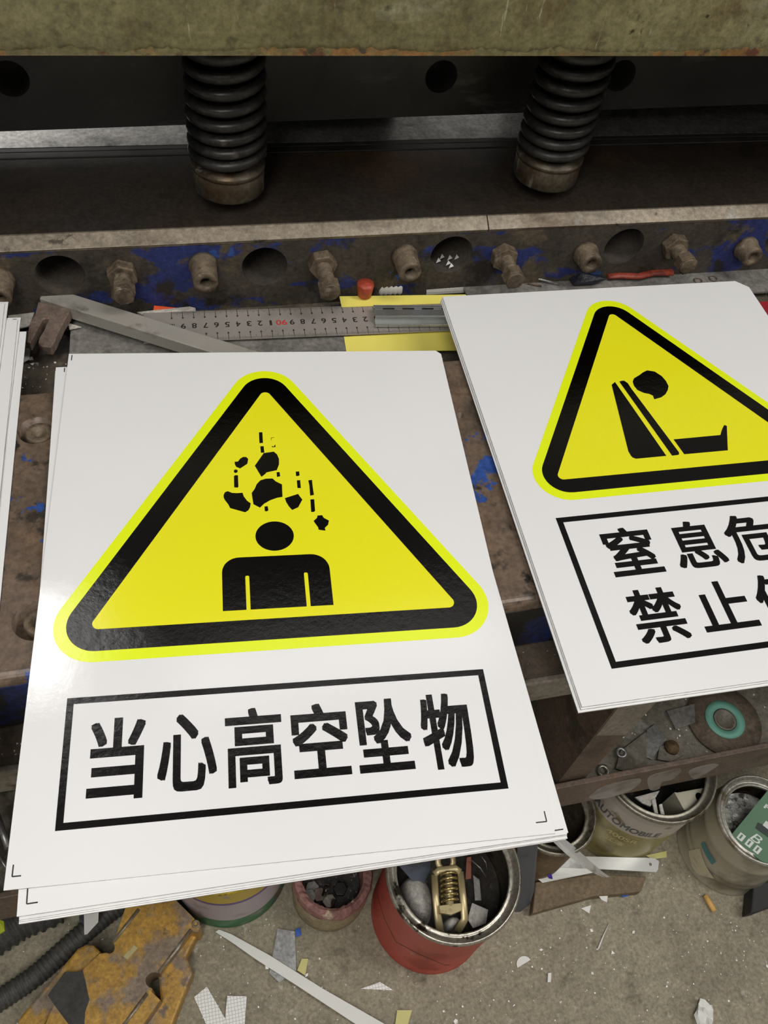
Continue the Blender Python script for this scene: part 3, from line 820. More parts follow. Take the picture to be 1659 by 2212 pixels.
# small litter in the trough
tag(slab([(296, 674), (410, 662), (422, 665), (424, 678), (318, 684)], .6660, .004).obj('foam_strip', M_foam), 'white foam strip lying behind the ruler next to an orange scrap', 'foam')
tag(slab([(333, 660), (384, 665), (384, 672), (331, 671)], .6650, .004).obj('plastic_scrap', M_orange), 'orange red plastic scrap half under the white foam strip', 'scrap')
tag(wavy([(16, 674), (76, 671), (64, 703), (44, 708), (20, 700)], .662, .0012, .003, 1).obj('tape_scrap', M_foam), 'cream tape scrap between left sheet stack and forked lug', 'tape')
tag(wavy([(28, 664), (66, 656), (70, 661), (30, 669)], .664, .0012, .002, 2).obj('metal_strip', M_greyal), 'thin grey strip behind the cream tape scrap at left', 'strip')
tag(wavy([(146, 697), (176, 706), (150, 711)], .664, .001, .002, 5).obj('foil_scrap', M_foam), 'small pale triangular scrap under the polished bar', 'scrap')
al = [[(50, 782), (63, 775), (66, 752), (56, 752)], [(62, 772), (70, 770), (72, 776), (63, 778)], [(75, 783), (83, 783), (82, 790), (74, 788)]]
for i, p in enumerate(al):
    tag(wavy(p, .6585, .0008, .004, i).obj('metal_chip', M_shiny), ['bright bent aluminium offcut beside the left sheet stack', 'tiny bright chip right of the bent aluminium offcut', 'tiny bright chip farthest from the left sheet stack'][i], 'chip', 'bright chips by the left stack')
# red cap and white plug
c = PZ(786, 637, .668); c.y = .6478
tag(MB().lathe([(0, 0), (.0060, 0), (.0068, .001), (.0084, .013), (.0080, .0145), (0, .0145)], (c.x, c.y, .6690), 28).obj('rubber_bung', M_capred, bevel=0), 'orange red rubber cap behind the rear yellow card', 'cap')
c0 = PZ(818, 618, .666); c1 = PZ(868, 624, .664); ax = (c1 - c0).normalized()
prof = [(.0, 0), (.0042, 0), (.0042, -.003), (.0062, -.003), (.0068, 0)]
ln = (c1 - c0).length
for k in range(5):
    prof += [(.0086 - .0005 * k, .003 + k * ln / 5), (.0072 - .0005 * k, .0045 + k * ln / 5)]
prof += [(.005, ln), (0, ln)]
prof = [(.0, .003), (.0042, .003), (.0046, 0), (.0068, 0)] + prof[5:]
c0.z = c1.z = .6645
tag(MB().lathe(prof, c0, 28, (c1 - c0)).obj('wall_plug', M_plug), 'white ridged plastic plug lying beside the red cap', 'plug')
# clear bent plastic
p0 = PZ(917, 626, .659); p1 = PZ(998, 622, .659); d = (p1 - p0); n_ = Vector((0, 1, 0))
cl = MB(); rowA = []
for i in range(9):
    a = pi * i / 8
    rowA.append((-.0075 * cos(a), .0065 * sin(a)))
pts0 = [p0 + n_ * (y) + Vector((0, 0, z)) for y, z in rowA]; pts1 = [p1 + n_ * y + Vector((0, 0, z)) for y, z in rowA]
for i in range(8):
    cl.faces([pts0[i], pts1[i], pts1[i + 1], pts0[i + 1]], [(0, 1, 2, 3)])
o = cl.obj('plastic_sleeve', M_clear); sm = o.modifiers.new('thick', 'SOLIDIFY'); sm.thickness = .0006
tag(o, 'clear bent plastic sleeve lying right of the white plug', 'sleeve')
# long strip under bolts
tag(slab([(996, 608), (1300, 592), (1680, 573), (1712, 627), (1400, 642), (1008, 636)], .6640, .0022).obj('steel_strip', M_plate), 'long grey steel strip behind the suffocation sign, under the bolts', 'strip')
tag(slab([(1004, 634), (1300, 622), (1330, 640), (1010, 648)], .6610, .003).obj('steel_strip', M_black), 'dark thin steel strip in front of the long grey strip', 'strip')
tag(MB().tube([PZ(1128, 599, .6655), PZ(1165, 603, .668), PZ(1208, 614, .6652)], [.0010, .0012, .0014], 8).obj('nail', M_greyal), 'bent grey nail lying on the steel strip beside a hex bolt', 'nail')
tag(MB().tube([PZ(1140, 612, .6655), PZ(1170, 618, .6652)], .0009, 8).obj('wire_piece', M_bolt), 'short brown wire piece in front of the bent nail', 'wire')
blkfilm = [(1230, 600), (1255, 590), (1300, 592), (1310, 602), (1285, 612), (1240, 614)]
o = wavy(blkfilm, .667, .001, .007, 8).obj('plastic_film_scrap', mat('shiny_black_film', (34, 36, 44), .18, 0, bump=.6, bscale=120))
tag(o, 'crumpled shiny black film on the grey strip under a sleeve', 'scrap')
rp = [PZ(1313, 597, .669), PZ(1340, 595, .669), PZ(1380, 597, .669), PZ(1410, 589, .669), PZ(1452, 588, .669)]
tag(MB().tube(rp, [.0035, .0042, .0042, .0046, .0048], 12, flat=.6).obj('plastic_piece', M_redpl), 'dull red plastic handle piece lying left of the fourth bolt', 'handle')
for u, v, lb in ((1508, 606, 'left thin wire ring on the steel strip behind the suffocation sign'), (1541, 601, 'right thin wire ring on the steel strip behind the suffocation sign')):
    c = PZ(u, v, .6652)
    tag(MB().tube([c + Vector((.0042 * cos(2 * pi * i / 20), .0042 * sin(2 * pi * i / 20), 0)) for i in range(21)], .0006, 6, cap=False).obj('wire_ring', M_bolt), lb, 'ring', 'wire rings')
tag(slab([(1640, 652), (1690, 648), (1700, 720), (1662, 700)], .6600, .004).obj('red_strip', mat('deep_red_paint', (150, 36, 44), .5)), 'dark red strip showing past the suffocation sign at right edge', 'strip')
# scrap inside the third bore
c = PY(965, 553, YB + .012)
sc = MB(); rnd = random.Random(5)
for i in range(7):
    p = Vector((c.x + rnd.uniform(-.011, .011), YB + .004 + rnd.uniform(0, .014), .6845 + rnd.uniform(0, .003)))
    sc.prism([p, p + Vector((.005, .001, .0015)), p + Vector((.003, .004, .003))], (0, 0, -.0005))
tag(sc.obj('foil_shavings', M_shiny), 'bright foil shavings lying in the bore right of a sleeve', 'shavings', kind='stuff')

# ================================================================ TRAY UNDER THE BED
ZT = .2682
cdisc = PZ(1572, 1563, .2745) + Vector((0, .006, 0))
dc = thing('grinding_disc', 'brown cutting disc with teal ring label lying in the tray', 'disc', (cdisc.x, cdisc.y, ZT))
MB().lathe([(.008, 0), (.046, 0), (.046, .003), (.028, .0042), (.012, .0030), (.008, .003)], (cdisc.x, cdisc.y, ZT + .0002), 56, closed=True).obj('abrasive', M_disc, dc)
MB().lathe([(.0145, .0042), (.0245, .0046), (.0245, .0052), (.0145, .0046)], (cdisc.x, cdisc.y, ZT), 56, closed=True).obj('ring_label', M_teal, dc)
MB().lathe([(0, .0036), (.0105, .0036), (.0112, .0052), (.0135, .0052), (.0140, .0036), (0, .003)], (cdisc.x, cdisc.y, ZT), 40).obj('hub', M_tray, dc)
tray_items = [
    ('steel_offcut', [(1398, 1575), (1415, 1563), (1440, 1596), (1408, 1640), (1380, 1628)], M_greyal, 'grey offcut with a bright edge lying behind the white painted post'),
    ('steel_offcut', [(1340, 1622), (1395, 1580), (1398, 1650), (1372, 1672), (1330, 1660)], M_tray, 'grey curved offcut with a hole beside the white painted post'),
    ('steel_offcut', [(1425, 1612), (1470, 1603), (1480, 1630), (1450, 1645), (1420, 1640)], M_tray, 'pale broken offcut under the rusty spot in the tray'),
    ('steel_offcut', [(1440, 1535), (1500, 1520), (1502, 1560), (1460, 1575)], M_plate, 'dusty offcut left of the teal ringed disc'),
]
for i, (nm, p, m, lb) in enumerate(tray_items):
    tag(slab(p, ZT + .0032 + .0004 * i, .0028).obj(nm, m, bevel=.0004), lb, 'offcut', 'offcuts in the tray')
c = PZ(1343, 1625, ZT + .005)
tag(MB().lathe([(.0032, 0), (.0068, 0), (.0068, .0016), (.0032, .0016)], (c.x, c.y, ZT + .0036), 28, closed=True).obj('washer', M_greyal), 'small washer lying on the curved offcut in the tray', 'washer', 'washers in the tray')
c = PZ(1302, 1666, ZT)
tag(MB().lathe([(.0036, 0), (.0075, 0), (.0075, .003), (.0036, .003)], (c.x, c.y, ZT + .0002), 28, closed=True).obj('washer', M_tin), 'washer at the foot of the white painted post', 'washer', 'washers in the tray')
c = PZ(1448, 1618, ZT)
tag(MB().lathe([(0, .006), (.0035, .006), (.005, .004), (.0085, .003), (.009, 0), (0, 0)], (c.x, c.y, ZT + .004), 16).obj('screw_head', mat('rusty_screw', (118, 94, 60), .7, .2, [((70, 56, 40), 90, .52, .1)], .4, 200)), 'rusty screw head lying on the pale broken offcut', 'screw')
tag(MB().cyl(PZ(1170, 1605, ZT + .012), PZ(1225, 1568, ZT + .012), .0085, 20).obj('steel_pin', M_plate), 'short round steel pin in the dark left of the post', 'pin')
tag(MB().cyl(PZ(1172, 1640, ZT + .006), PZ(1208, 1612, ZT + .006), .0045, 16).obj('steel_pin', M_greyal), 'thin steel pin in front of the thicker round pin', 'pin')
tag(slab([(1190, 1540), (1250, 1520), (1265, 1555), (1225, 1575)], ZT + .045, .006).obj('steel_block', M_blue, bevel=.001), 'bluish steel block in the dark behind the round pin', 'block')
MBs = MB()
rnd = random.Random(9)


def scatter(n, place, smin, smax, seed):
    rnd = random.Random(seed); mb = MB()
    for i in range(n):
        p = place(rnd)
        if p is None: continue
        s = rnd.uniform(smin, smax) * (2.2 if rnd.random() < .06 else 1); a = rnd.uniform(0, 2 * pi)
        k = rnd.choice((3, 4, 5)); st = rnd.uniform(.35, 1)
        pts = [p + Vector((s * cos(a) * cos(2 * pi * j / k) - s * st * sin(a) * sin(2 * pi * j / k), s * sin(a) * cos(2 * pi * j / k) + s * st * cos(a) * sin(2 * pi * j / k), rnd.uniform(0.0002, s * .5))) for j in range(k)]
        mb.face(pts)
        mb.bm.faces.ensure_lookup_table()
        mb.bm.faces[-1].material_index = 0 if rnd.random() < .72 else 1
    return mb


def flat_place(x0, x1, y0, y1, z):
    return lambda r: Vector((r.uniform(x0, x1), r.uniform(y0, y1), z))


# ================================================================ CANS AND POTS ON THE FLOOR
def can(name, label, c, rad, h, body, rim, inside, fill=.55, base_r=None, group='open cans under the shear', rimw=.006, beads=()):
    t = thing(name, label, 'can', (c[0], c[1], 0), group)
    R_ = rad - .0035; br = base_r or R_; b_ = br - .002
    prof = [(0, .002), (b_ - .004, .002), (b_ - .002, 0), (br, 0), (br + .0008, .002), (br, .004)]
    for bz in beads:
        rr = br + (R_ - br) * bz / h
        prof += [(rr, bz - .004), (rr + .0016, bz), (rr, bz + .004)]
    prof += [(R_, h - .012), (R_, h - .004)]
    MB().lathe(prof, (c[0], c[1], 0), 72).obj('can_body', body, t, origin=(c[0], c[1], 0))
    MB().lathe([(R_, h - .009), (rad - .0012, h - .0075), (rad, h - .005), (rad - .0008, h - .002), (rad - .003, h), (rad - rimw * .6, h - .0012), (rad - rimw, h - .004), (rad - rimw - .001, h - .0075), (rad - rimw - .005, h - .0085), (rad - rimw - .0065, h - .0065), (rad - rimw - .008, h - .0085), (rad - rimw - .007, h - .012)], (c[0], c[1], 0), 72).obj('can_rim', rim, t)
    ri = R_ - .0012; bi = br - .0012
    MB().lathe([(0, h * .06), (bi - .004, h * .06), (ri, h - .011)], (c[0], c[1], 0), 64).obj('can_inside', inside, t)
    return t


RC = (.2435, .2150)
can('paint_can', 'red open paint tin holding a spring latch and offcuts', RC, .0785, .20, M_red, M_tin, M_tinin)
AC = (.5420, .2930)
m_auto = zband('gold_and_grey_paint_label', [(0, (160, 152, 104)), (.008, (150, 141, 92)), (.112, (186, 178, 168)), (.16, (172, 166, 156))], .4, .15, (120, 108, 70))
auto = can('paint_can', 'gold and grey paint tin with dark AUTOMOBILE lettering', AC, .0770, .185, m_auto, mat('oiled_tin_rim', (156, 150, 134), .35, .6, [((96, 84, 62), 24, .54, .08)], .1, 100), M_tinin)
LC = (.4000, .2700)
can('paint_can', 'brown dirty tin half hidden by the front sheet corner', LC, .0550, .15, mat('brown_tin', (138, 116, 88), .5, .2, [((104, 84, 60), 12, .54, .1)], .1, 90), MATS['oiled_tin_rim'], M_tinin)
GC = (.6815, .2135)
can('paint_can', 'dusty ribbed tin with a green card standing in it', GC, .0600, .125, M_galv, mat('pale_tin_rim', (184, 180, 168), .35, .55, [((128, 116, 94), 24, .56, .08)], .1, 100), M_tinin, base_r=.0660, beads=(.03, .042, .085))
YC = (-.0030, .3210)
m_yc = zband('lilac_and_green_label', [(0, (64, 112, 74)), (.040, (172, 160, 164)), (.118, (96, 72, 132)), (.127, (190, 164, 50))], .42, .1, (140, 130, 128))
yc = can('paint_can', 'yellow rimmed tin with lilac and green label under the sheets', YC, .0790, .185, m_yc, M_yelrim, M_yelrim)
PC = (.1190, .2620)
pj = thing('plastic_tub', 'beige tub with ragged pink rim holding nuts', 'tub', (PC[0], PC[1], 0))
MB().lathe([(0, 0), (.044, 0), (.048, .004), (.0492, .03), (.0488, .078)], (PC[0], PC[1], 0), 56).obj('tub_body', M_beige, pj)
rimp = MB(); n = 72; rnd = random.Random(2); A = []
prof = [(.0490, .070), (.0500, .082), (.0480, .0905), (.0420, .0915), (.0380, .088), (.0370, .03), (0, .025)]
rings = []
for r_, h_ in prof[:-1]:
    rings.append([(PC[0] + (r_ + rnd.uniform(-.0007, .0007)) * cos(2 * pi * i / n), PC[1] + (r_ + rnd.uniform(-.0007, .0007)) * sin(2 * pi * i / n), h_ + rnd.uniform(-.0013, .0013)) for i in range(n)])
vs = [p for rr in rings for p in rr]
rimp.faces(vs, [(k * n + i, k * n + (i + 1) % n, (k + 1) * n + (i + 1) % n, (k + 1) * n + i) for k in range(len(rings) - 1) for i in range(n)])
rimp.obj('tub_rim', M_pink, pj)
MB().lathe([(0, .03), (.037, .03)], (PC[0], PC[1], 0), 40).obj('tub_inside', M_tinin, pj)


def hit_cyl(u, v, c, rad):
    d = ray(u, v); ox, oy = CAM.x - c[0], CAM.y - c[1]
    a_ = d.x ** 2 + d.y ** 2; b_ = ox * d.x + oy * d.y; c_ = ox * ox + oy * oy - rad * rad
    dis = b_ * b_ - a_ * c_
    t = (-b_ - sqrt(max(dis, 0))) / a_
    p = CAM + d * t
    return atan2(p.y - c[1], p.x - c[0]), p.z


def wrap(mb, body, c, rad, a0, a1, z0, z1, bold=.02, shear=0):
    fit_text(mb, body, a0 * rad, a1 * rad, z0, z1, lambda s_, z, l=0: (c[0] + (rad + l) * cos(s_ / rad), c[1] + (rad + l) * sin(s_ / rad), z), bold)


ra_ = .0770 - .0035 + .0002
aU, zU = hit_cyl(1288, 1748, AC, ra_); aE, zE = hit_cyl(1424, 1806, AC, ra_)
lt = MB()
zt0 = .118
span = aE - aU
wrap(lt, 'AUTOMOBILE', AC, ra_, aU - span * .115, aE, .1185, .1345, .0005)
lt.obj('label_lettering', M_labgrey, auto)
lp = MB(); wrap(lp, '400SR', AC, ra_, aU + span * .30, aU + span * .80, .086, .098, .0003); wrap(lp, '底漆', AC, ra_, aU + span * .34, aU + span * .66, .066, .081, .0003)
lp.obj('label_small_print', M_labpale, auto)
# coloured patch on the yellow-rimmed tin's label
fb = MB()
for (u0, v0), (u1, v1), mi in (((594, 1938), (606, 1948), 0), ((588, 1948), (604, 1960), 1)):
    a0, z0 = hit_cyl(u0, v0, YC, .0758); a1, z1 = hit_cyl(u1, v0 - 2, YC, .0758); zz0 = z0; zz1 = z0 - .011
    for k in range(3):
        b0 = a0 + (a1 - a0) * k / 3; b1 = a0 + (a1 - a0) * (k + 1) / 3
        fb.face([(YC[0] + .0757 * cos(b), YC[1] + .0757 * sin(b), z) for b, z in ((b0, zz0), (b1, zz0), (b1, zz1), (b0, zz1))], mi)
fb.obj('label_patch', [mat('label_red', (178, 44, 52), .5), mat('label_violet', (82, 72, 142), .5)], yc)
# a scratched rust line and pale label on the red can body
rr_ = .0785 - .0035 + .0003
rl = MB()
for pts, wd in (([(815, 1935), (830, 1985), (855, 2035), (905, 2062), (960, 2085), (975, 2085)], .0012), ([(905, 2085), (935, 2050)], .0025)):
    prev = None
    P_ = []
    for (u0, v0), (u1, v1) in zip(pts, pts[1:]):
        for k in range(6):
            P_.append(hit_cyl(u0 + (u1 - u0) * k / 6, v0 + (v1 - v0) * k / 6, RC, rr_))
    P_ = [(a, z) for a, z in P_ if 0.004 < z < .19]
    for (a0, z0), (a1, z1) in zip(P_, P_[1:]):
        rl.face([(RC[0] + rr_ * cos(a), RC[1] + rr_ * sin(a), z) for a, z in ((a0, z0 - wd), (a1, z1 - wd), (a1, z1 + wd), (a0, z0 + wd))])
rl.obj('rust_scratch', mat('rust_scratch', (112, 84, 66), .6), [o for o in COL.objects if o.get('label', '').startswith('red open')][0])

# worn pale patch and teal stripe on the ribbed tin
gp_ = MB()
for q4, mi in (([(1487, 1838), (1512, 1832), (1543, 1898), (1500, 1886)], 0), ([(1514, 1822), (1521, 1818), (1546, 1862), (1538, 1868)], 1)):
    P4 = []
    for u, v in q4:
        rr2 = .0655
        for _ in range(4):
            a, z = hit_cyl(u, v, GC, rr2); rr2 = .066 - .0095 * max(0, z) / .113 + .0021
        P4.append((a, z))
    n4 = 6
    for i in range(n4):
        for j in range(n4):
            def mix(s_, t_):
                a = (P4[0][0] * (1 - s_) + P4[1][0] * s_) * (1 - t_) + (P4[3][0] * (1 - s_) + P4[2][0] * s_) * t_
                z = (P4[0][1] * (1 - s_) + P4[1][1] * s_) * (1 - t_) + (P4[3][1] * (1 - s_) + P4[2][1] * s_) * t_
                r2 = .066 - .0095 * max(0, z) / .113 + .0021
                return (GC[0] + r2 * cos(a), GC[1] + r2 * sin(a), max(z, .003))
            gp_.face([mix(i / n4, j / n4), mix((i + 1) / n4, j / n4), mix((i + 1) / n4, (j + 1) / n4), mix(i / n4, (j + 1) / n4)], mi)
gp_.obj('worn_label', [mat('worn_pale_label', (186, 178, 150), .55, 0, [((150, 144, 126), 40, .52, .1, (1, 1, 3))]), mat('teal_stripe', (72, 122, 124), .5)], [o for o in COL.objects if o.get('label', '').startswith('dusty ribbed')][0])

# ---- contents of the red can
zc0 = .150
fillers = [([(862, 1900), (900, 1880), (930, 1905), (940, 1960), (930, 2000), (895, 1985), (870, 1950)], M_bag, 'grey bag bulging in the red tin left of the latch', 'bag'),
           ([(955, 1985), (985, 1975), (1000, 1990), (985, 2012), (955, 2015)], M_bag, 'pale grey scrap in the red tin below the latch', 'scrap')]
for p, m, lb, cat in fillers:
    mb = MB(); cc = sum((PZ(u, v, zc0) for u, v in p), Vector()) / len(p)
    top = [PZ(u, v, zc0) for u, v in p]
    ring1 = [cc + (t_ - cc) * .6 + Vector((0, 0, .010)) for t_ in top]; ring0 = [t_ - Vector((0, 0, .03)) for t_ in top]; n = len(top)
    mb.faces(ring0 + top + ring1 + [cc + Vector((0, 0, .013))], [(i, (i + 1) % n, n + (i + 1) % n, n + i) for i in range(n)] + [(n + i, n + (i + 1) % n, 2 * n + (i + 1) % n, 2 * n + i) for i in range(n)] + [(2 * n + i, 2 * n + (i + 1) % n, 3 * n) for i in range(n)])
    o = mb.obj('bag' if cat == 'bag' else 'scrap', m); s_ = o.modifiers.new('sub', 'SUBSURF'); s_.levels = 2; s_.render_levels = 2
    tag(o, lb, cat)
MBx = MB().lathe([(0, .118), (.070, .118)], (RC[0], RC[1], 0), 40).obj('scrap_filling', mat('dark_scrap_mix', (60, 54, 46), .7, .2, [((98, 92, 82), 60, .58, .05)], .6, 160))
tag(MBx, 'dark mixed scrap filling the red tin', 'scrap', kind='stuff')
for p, z, m, lb in (([(860, 1868), (930, 1852), (930, 1880), (915, 1910), (893, 1905)], .158, M_blue, 'bluish plate with a corner down in the red tin'),
                    ([(1008, 1852), (1018, 1850), (1018, 1898), (1005, 1900)], .152, mat('rust_red_plate', (128, 74, 52), .5, .2), 'rust red narrow plate right of the latch in the red tin'),
                    ([(1022, 1890), (1036, 1900), (1040, 1945), (1026, 1945)], .148, M_plate, 'upright grey tab at right inside the red tin'),
                    ([(1020, 1950), (1055, 1965), (1050, 1995), (1022, 2005), (1010, 1985)], .150, M_bag, 'folded grey strip at lower right inside the red tin')):
    tag(slab(p, z, .0025).obj('steel_offcut', m, bevel=.0004), lb, 'offcut', 'offcuts in the red tin')
# spring latch
zl = .176
latch = thing('spring_latch', 'yellow zinc spring latch lying on top inside the red tin', 'latch', PZ(970, 1930, zl - .02))
br_ = MB()
armL = [PZ(938, 1890, zl), PZ(941, 1940, zl), PZ(947, 1990, zl - .006), PZ(951, 2015, zl - .016)]
armR = [PZ(994, 1883, zl), PZ(1000, 1935, zl), PZ(1004, 1985, zl - .004), PZ(988, 2012, zl - .014)]
for arm in (armL, armR):
    br_.tube(arm, [.0042, .0042, .0046, .0056], 8, flat=.35)
br_.tube([PZ(938, 1889, zl), PZ(948, 1880, zl + .001), PZ(985, 1876, zl + .001), PZ(994, 1884, zl)], .0042, 8, flat=.4)
br_.obj('latch_frame', M_brass, latch)
a0, a1 = PZ(968, 1886, zl), PZ(972, 1955, zl)
axl = (a1 - a0); ex_ = Vector((-axl.y, axl.x, 0)).normalized(); sp_ = []
for i in range(6 * 20 + 1):
    a_ = 2 * pi * i / 20; sp_.append(a0 + axl * (i / 120) + ex_ * (.0088 * cos(a_)) + Vector((0, 0, .0088 * sin(a_))))
MB().tube(sp_, .0016, 8).obj('latch_spring', mat('pale_brass_wire', (206, 184, 122), .25, .85), latch)
MB().cyl(a0 - axl * .05, a1 + axl * .05, .0045, 14).obj('latch_rod', M_brass, latch)
slab([(948, 1956), (997, 1950), (999, 1966), (975, 1976), (950, 1972)], zl + .004, .006).obj('latch_stop', M_brass, latch, .0006)
ce = PZ(962, 1860, zl)
MB().lathe([(.0065, -.002), (.0125, -.002), (.0125, .002), (.0065, .002)], ce, 28, (0.1, -.4, 1), closed=True).obj('latch_eye', M_brass, latch)
for i, (q0, q1) in enumerate((((1018, 1858), (1050, 1895)), ((1040, 1850), (1052, 1880)))):
    tag(MB().tube([PZ(*q0, .158), (PZ(*q0, .160) + PZ(*q1, .150)) / 2 + Vector((.002, 0, .001)), PZ(*q1, .150)], .0008, 6).obj('wire_piece', M_greyal), ('longer thin wire at right inside the red tin', 'shorter thin wire near the rim inside the red tin')[i], 'wire')
# ---- contents of the tub, auto can, ribbed tin
rnd = random.Random(4)
for i, (u, v, m) in enumerate(((675, 1915, M_plate), (690, 1930, M_forged), (712, 1945, M_tin), (668, 1935, M_plate), (735, 1920, M_black))):
    c = PZ(u, v, .062)
    nut = MB().prism([(c.x + .009 * cos(pi / 3 * k + i), c.y + .009 * sin(pi / 3 * k + i), .056 + .002 * i) for k in range(6)], (0, 0, -.008)).obj('hex_nut', m, bevel=.001)
    tag(nut, 'hex nut in the pink rimmed tub, ' + ('rearmost at its left', 'in the middle of the heap', 'nearest the front rim', 'touching the left inner wall', 'dark one at its right')[i], 'nut', 'nuts in the tub')
tag(MB().cyl(PZ(700, 1935, .07), PZ(707, 1915, .078), .0035, 14).obj('bolt_shank', M_tin), 'pale round bolt standing up in the pink rimmed tub', 'bolt')
tag(MB().lathe([(0, .050), (.036, .050)], (PC[0], PC[1], 0), 36).obj('metal_swarf', mat('dark_swarf', (64, 62, 58), .5, .4, [((150, 148, 140), 160, .60, .04)], .8, 260)), 'dark oily swarf filling the pink rimmed tub', 'swarf', kind='stuff')
tag(MB().lathe([(0, .085), (.066, .085)], (AC[0], AC[1], 0), 36).obj('metal_swarf', mat('black_swarf', (40, 38, 34), .7, .2, [((90, 84, 74), 90, .6, .04)], .8, 200)), 'black scrap filling the AUTOMOBILE tin', 'swarf', kind='stuff')
bk_ = slab([(1462, 1712), (1528, 1700), (1536, 1738), (1483, 1750)], .165, .003).obj('angle_bracket', mat('pale_painted_bracket', (176, 170, 150), .5, .1), bevel=.0006)
tag(bk_, 'pale angle bracket with a round hole in the AUTOMOBILE tin', 'bracket')
hc = PZ(1512, 1721, .1652)
cutter = MB().cyl((hc.x, hc.y, .15), (hc.x, hc.y, .18), .0058, 24); cut(bk_, [cutter])
c1_ = PZ(1462, 1712, .165); c2_ = PZ(1483, 1750, .165)
MB().prism([c1_, c2_, c2_ - Vector((0, 0, .05)), c1_ - Vector((0, 0, .05))], (-.003, .001, 0)).obj('bracket_leg', MATS['pale_painted_bracket'], bk_)
for i, p in enumerate(([(1372, 1722), (1425, 1708), (1405, 1742), (1388, 1735)], [(1408, 1728), (1416, 1725), (1422, 1758), (1414, 1756)], [(1424, 1738), (1430, 1736), (1436, 1760), (1428, 1760)])):
    tag(slab(p, .150 + .003 * i, .0025).obj('steel_offcut', M_bag), ('broad pale offcut at left in the AUTOMOBILE tin', 'narrow offcut left of the middle in the AUTOMOBILE tin', 'narrow offcut right of the middle in the AUTOMOBILE tin')[i], 'offcut', 'offcuts in the AUTOMOBILE tin')
tag(MB().lathe([(0, .088), (.048, .084)], (GC[0], GC[1], 0), 40).obj('metal_shavings', mat('silver_shavings', (168, 166, 158), .4, .5, [((82, 76, 66), 60, .52, .05), ((226, 226, 222), 120, .58, .03)], 1.0, 150)), 'silver shavings filling the ribbed tin', 'shavings', kind='stuff')
# green card box: stands tilted in the ribbed tin
g0, g1 = PZ(1577, 1807, .108), PZ(1652, 1866, .122)
g3 = PZ(1638, 1683, .128)
gex = (g1 - g0).normalized(); gl = (g1 - g0).length; gey = (g3 - g0); gey -= gex * gey.dot(gex); gh = gey.length; gey.normalize()
gz = gex.cross(gey)
GW = gl * 1.3; GH = gh
gq = lambda x, y, z=0.0: g0 + gex * x + gey * y + gz * z
gc = thing('packaging_card', 'green printed packaging card leaning in the ribbed tin', 'card', g0)
MB().prism([gq(0, 0), gq(GW, 0), gq(GW, GH), gq(0, GH)], -gz * .0012).obj('card_board', M_card_g, gc)
M_cw = mat('card_white_print', (222, 226, 220), .6)
gp = MB()
dz = .0002


def grect(x0, x1, y0, y1):
    gp.face([gq(x0, y0, dz), gq(x1, y0, dz), gq(x1, y1, dz), gq(x0, y1, dz)])


for k in range(3):
    x = GW * (.10 + .18 * k); s_ = GW * .12
    grect(x, x + s_, .004, .006); grect(x, x + s_ * .3, .006, .012); grect(x + s_ * .6, x + s_, .006, .012); grect(x, x + s_, .012, .0135)
grect(GW * .32, GW * .62, GH * .45, GH * .54)
fit_text(gp, 'FAS', GW * .13, GW * .60, GH * .68, GH * .755, lambda x, y, l=0: gq(x, y, dz + l), .0003)
fit_text(gp, 'B', GW * .30, GW * .48, GH * .165, GH * .29, lambda x, y: gq(x + (y - GH * .2) * .3, y, dz), 0)
fit_text(gp, '34', GW * .70, GW * .92, GH * .17, GH * .26, lambda x, y: gq(x, y, dz), 0)
gp.obj('card_print', M_cw, gc)
gd = MB(); gd.face([gq(GW * .25, GH * .34, .0001), gq(GW * .95, GH * .36, .0001), gq(GW * .95, GH * .47, .0001), gq(GW * .60, GH * .52, .0001), gq(GW * .22, GH * .44, .0001)])
gd.obj('card_picture', mat('card_dark_picture', (62, 70, 66), .6), gc)

# ================================================================ FLOOR LITTER
z0 = .0012
strip_t = [(473, 2008), (500, 2018), (583, 2064), (698, 2136), (831, 2212), (930, 2268)]
strip_b = [(465, 2013), (500, 2035), (554, 2073), (640, 2128), (768, 2212), (855, 2270)]
ms = MB(); n = len(strip_t)
hts = [.002, .004, .007, .008, .006, .003]
va = [PZ(*p, h_) for p, h_ in zip(strip_t, hts)]; vb = [PZ(*p, h_) for p, h_ in zip(strip_b, hts)]
ms.faces(va + vb, [(i, i + 1, n + i + 1, n + i) for i in range(n - 1)])
o = ms.obj('plastic_strip', M_paper); sm = o.modifiers.new('t', 'SOLIDIFY'); sm.thickness = .0008; sm.offset = -1
tag(o, 'long white tapering strip across the concrete floor', 'strip')
hx = 'white hexagon pattern film scraps'
tag(slab([(419, 2154), (447, 2131), (512, 2245), (462, 2250)], .0016, .0005).obj('film_scrap', M_hex), 'left leg of two white hex pattern scraps forming a V', 'scrap', hx)
tag(slab([(491, 2151), (533, 2152), (526, 2250), (484, 2250), (487, 2191)], .0024, .0005).obj('film_scrap', M_hex), 'right leg of two white hex pattern scraps forming a V', 'scrap', hx)
tag(slab([(779, 2136), (821, 2121), (850, 2139)], .0016, .0005).obj('film_scrap', M_hex), 'small triangular hex pattern scrap in front of the red tin', 'scrap', hx)
semi = [(1132 + 16 * cos(a) * 1.0, 2082 + 17 * sin(a)) for a in [radians(x) for x in range(150, 336, 15)]]
tag(slab(semi, .0016, .0006).obj('paper_scrap', M_paper), 'white half round scrap alone on floor right of the red tin', 'scrap')
o = wavy([(600, 2006), (637, 2012), (640, 2096), (603, 2122), (582, 2102)], .004, .0006, .003, 12).obj('clear_film', M_filmclear)
tag(o, 'crinkled clear film crossing beneath the long white strip', 'film')
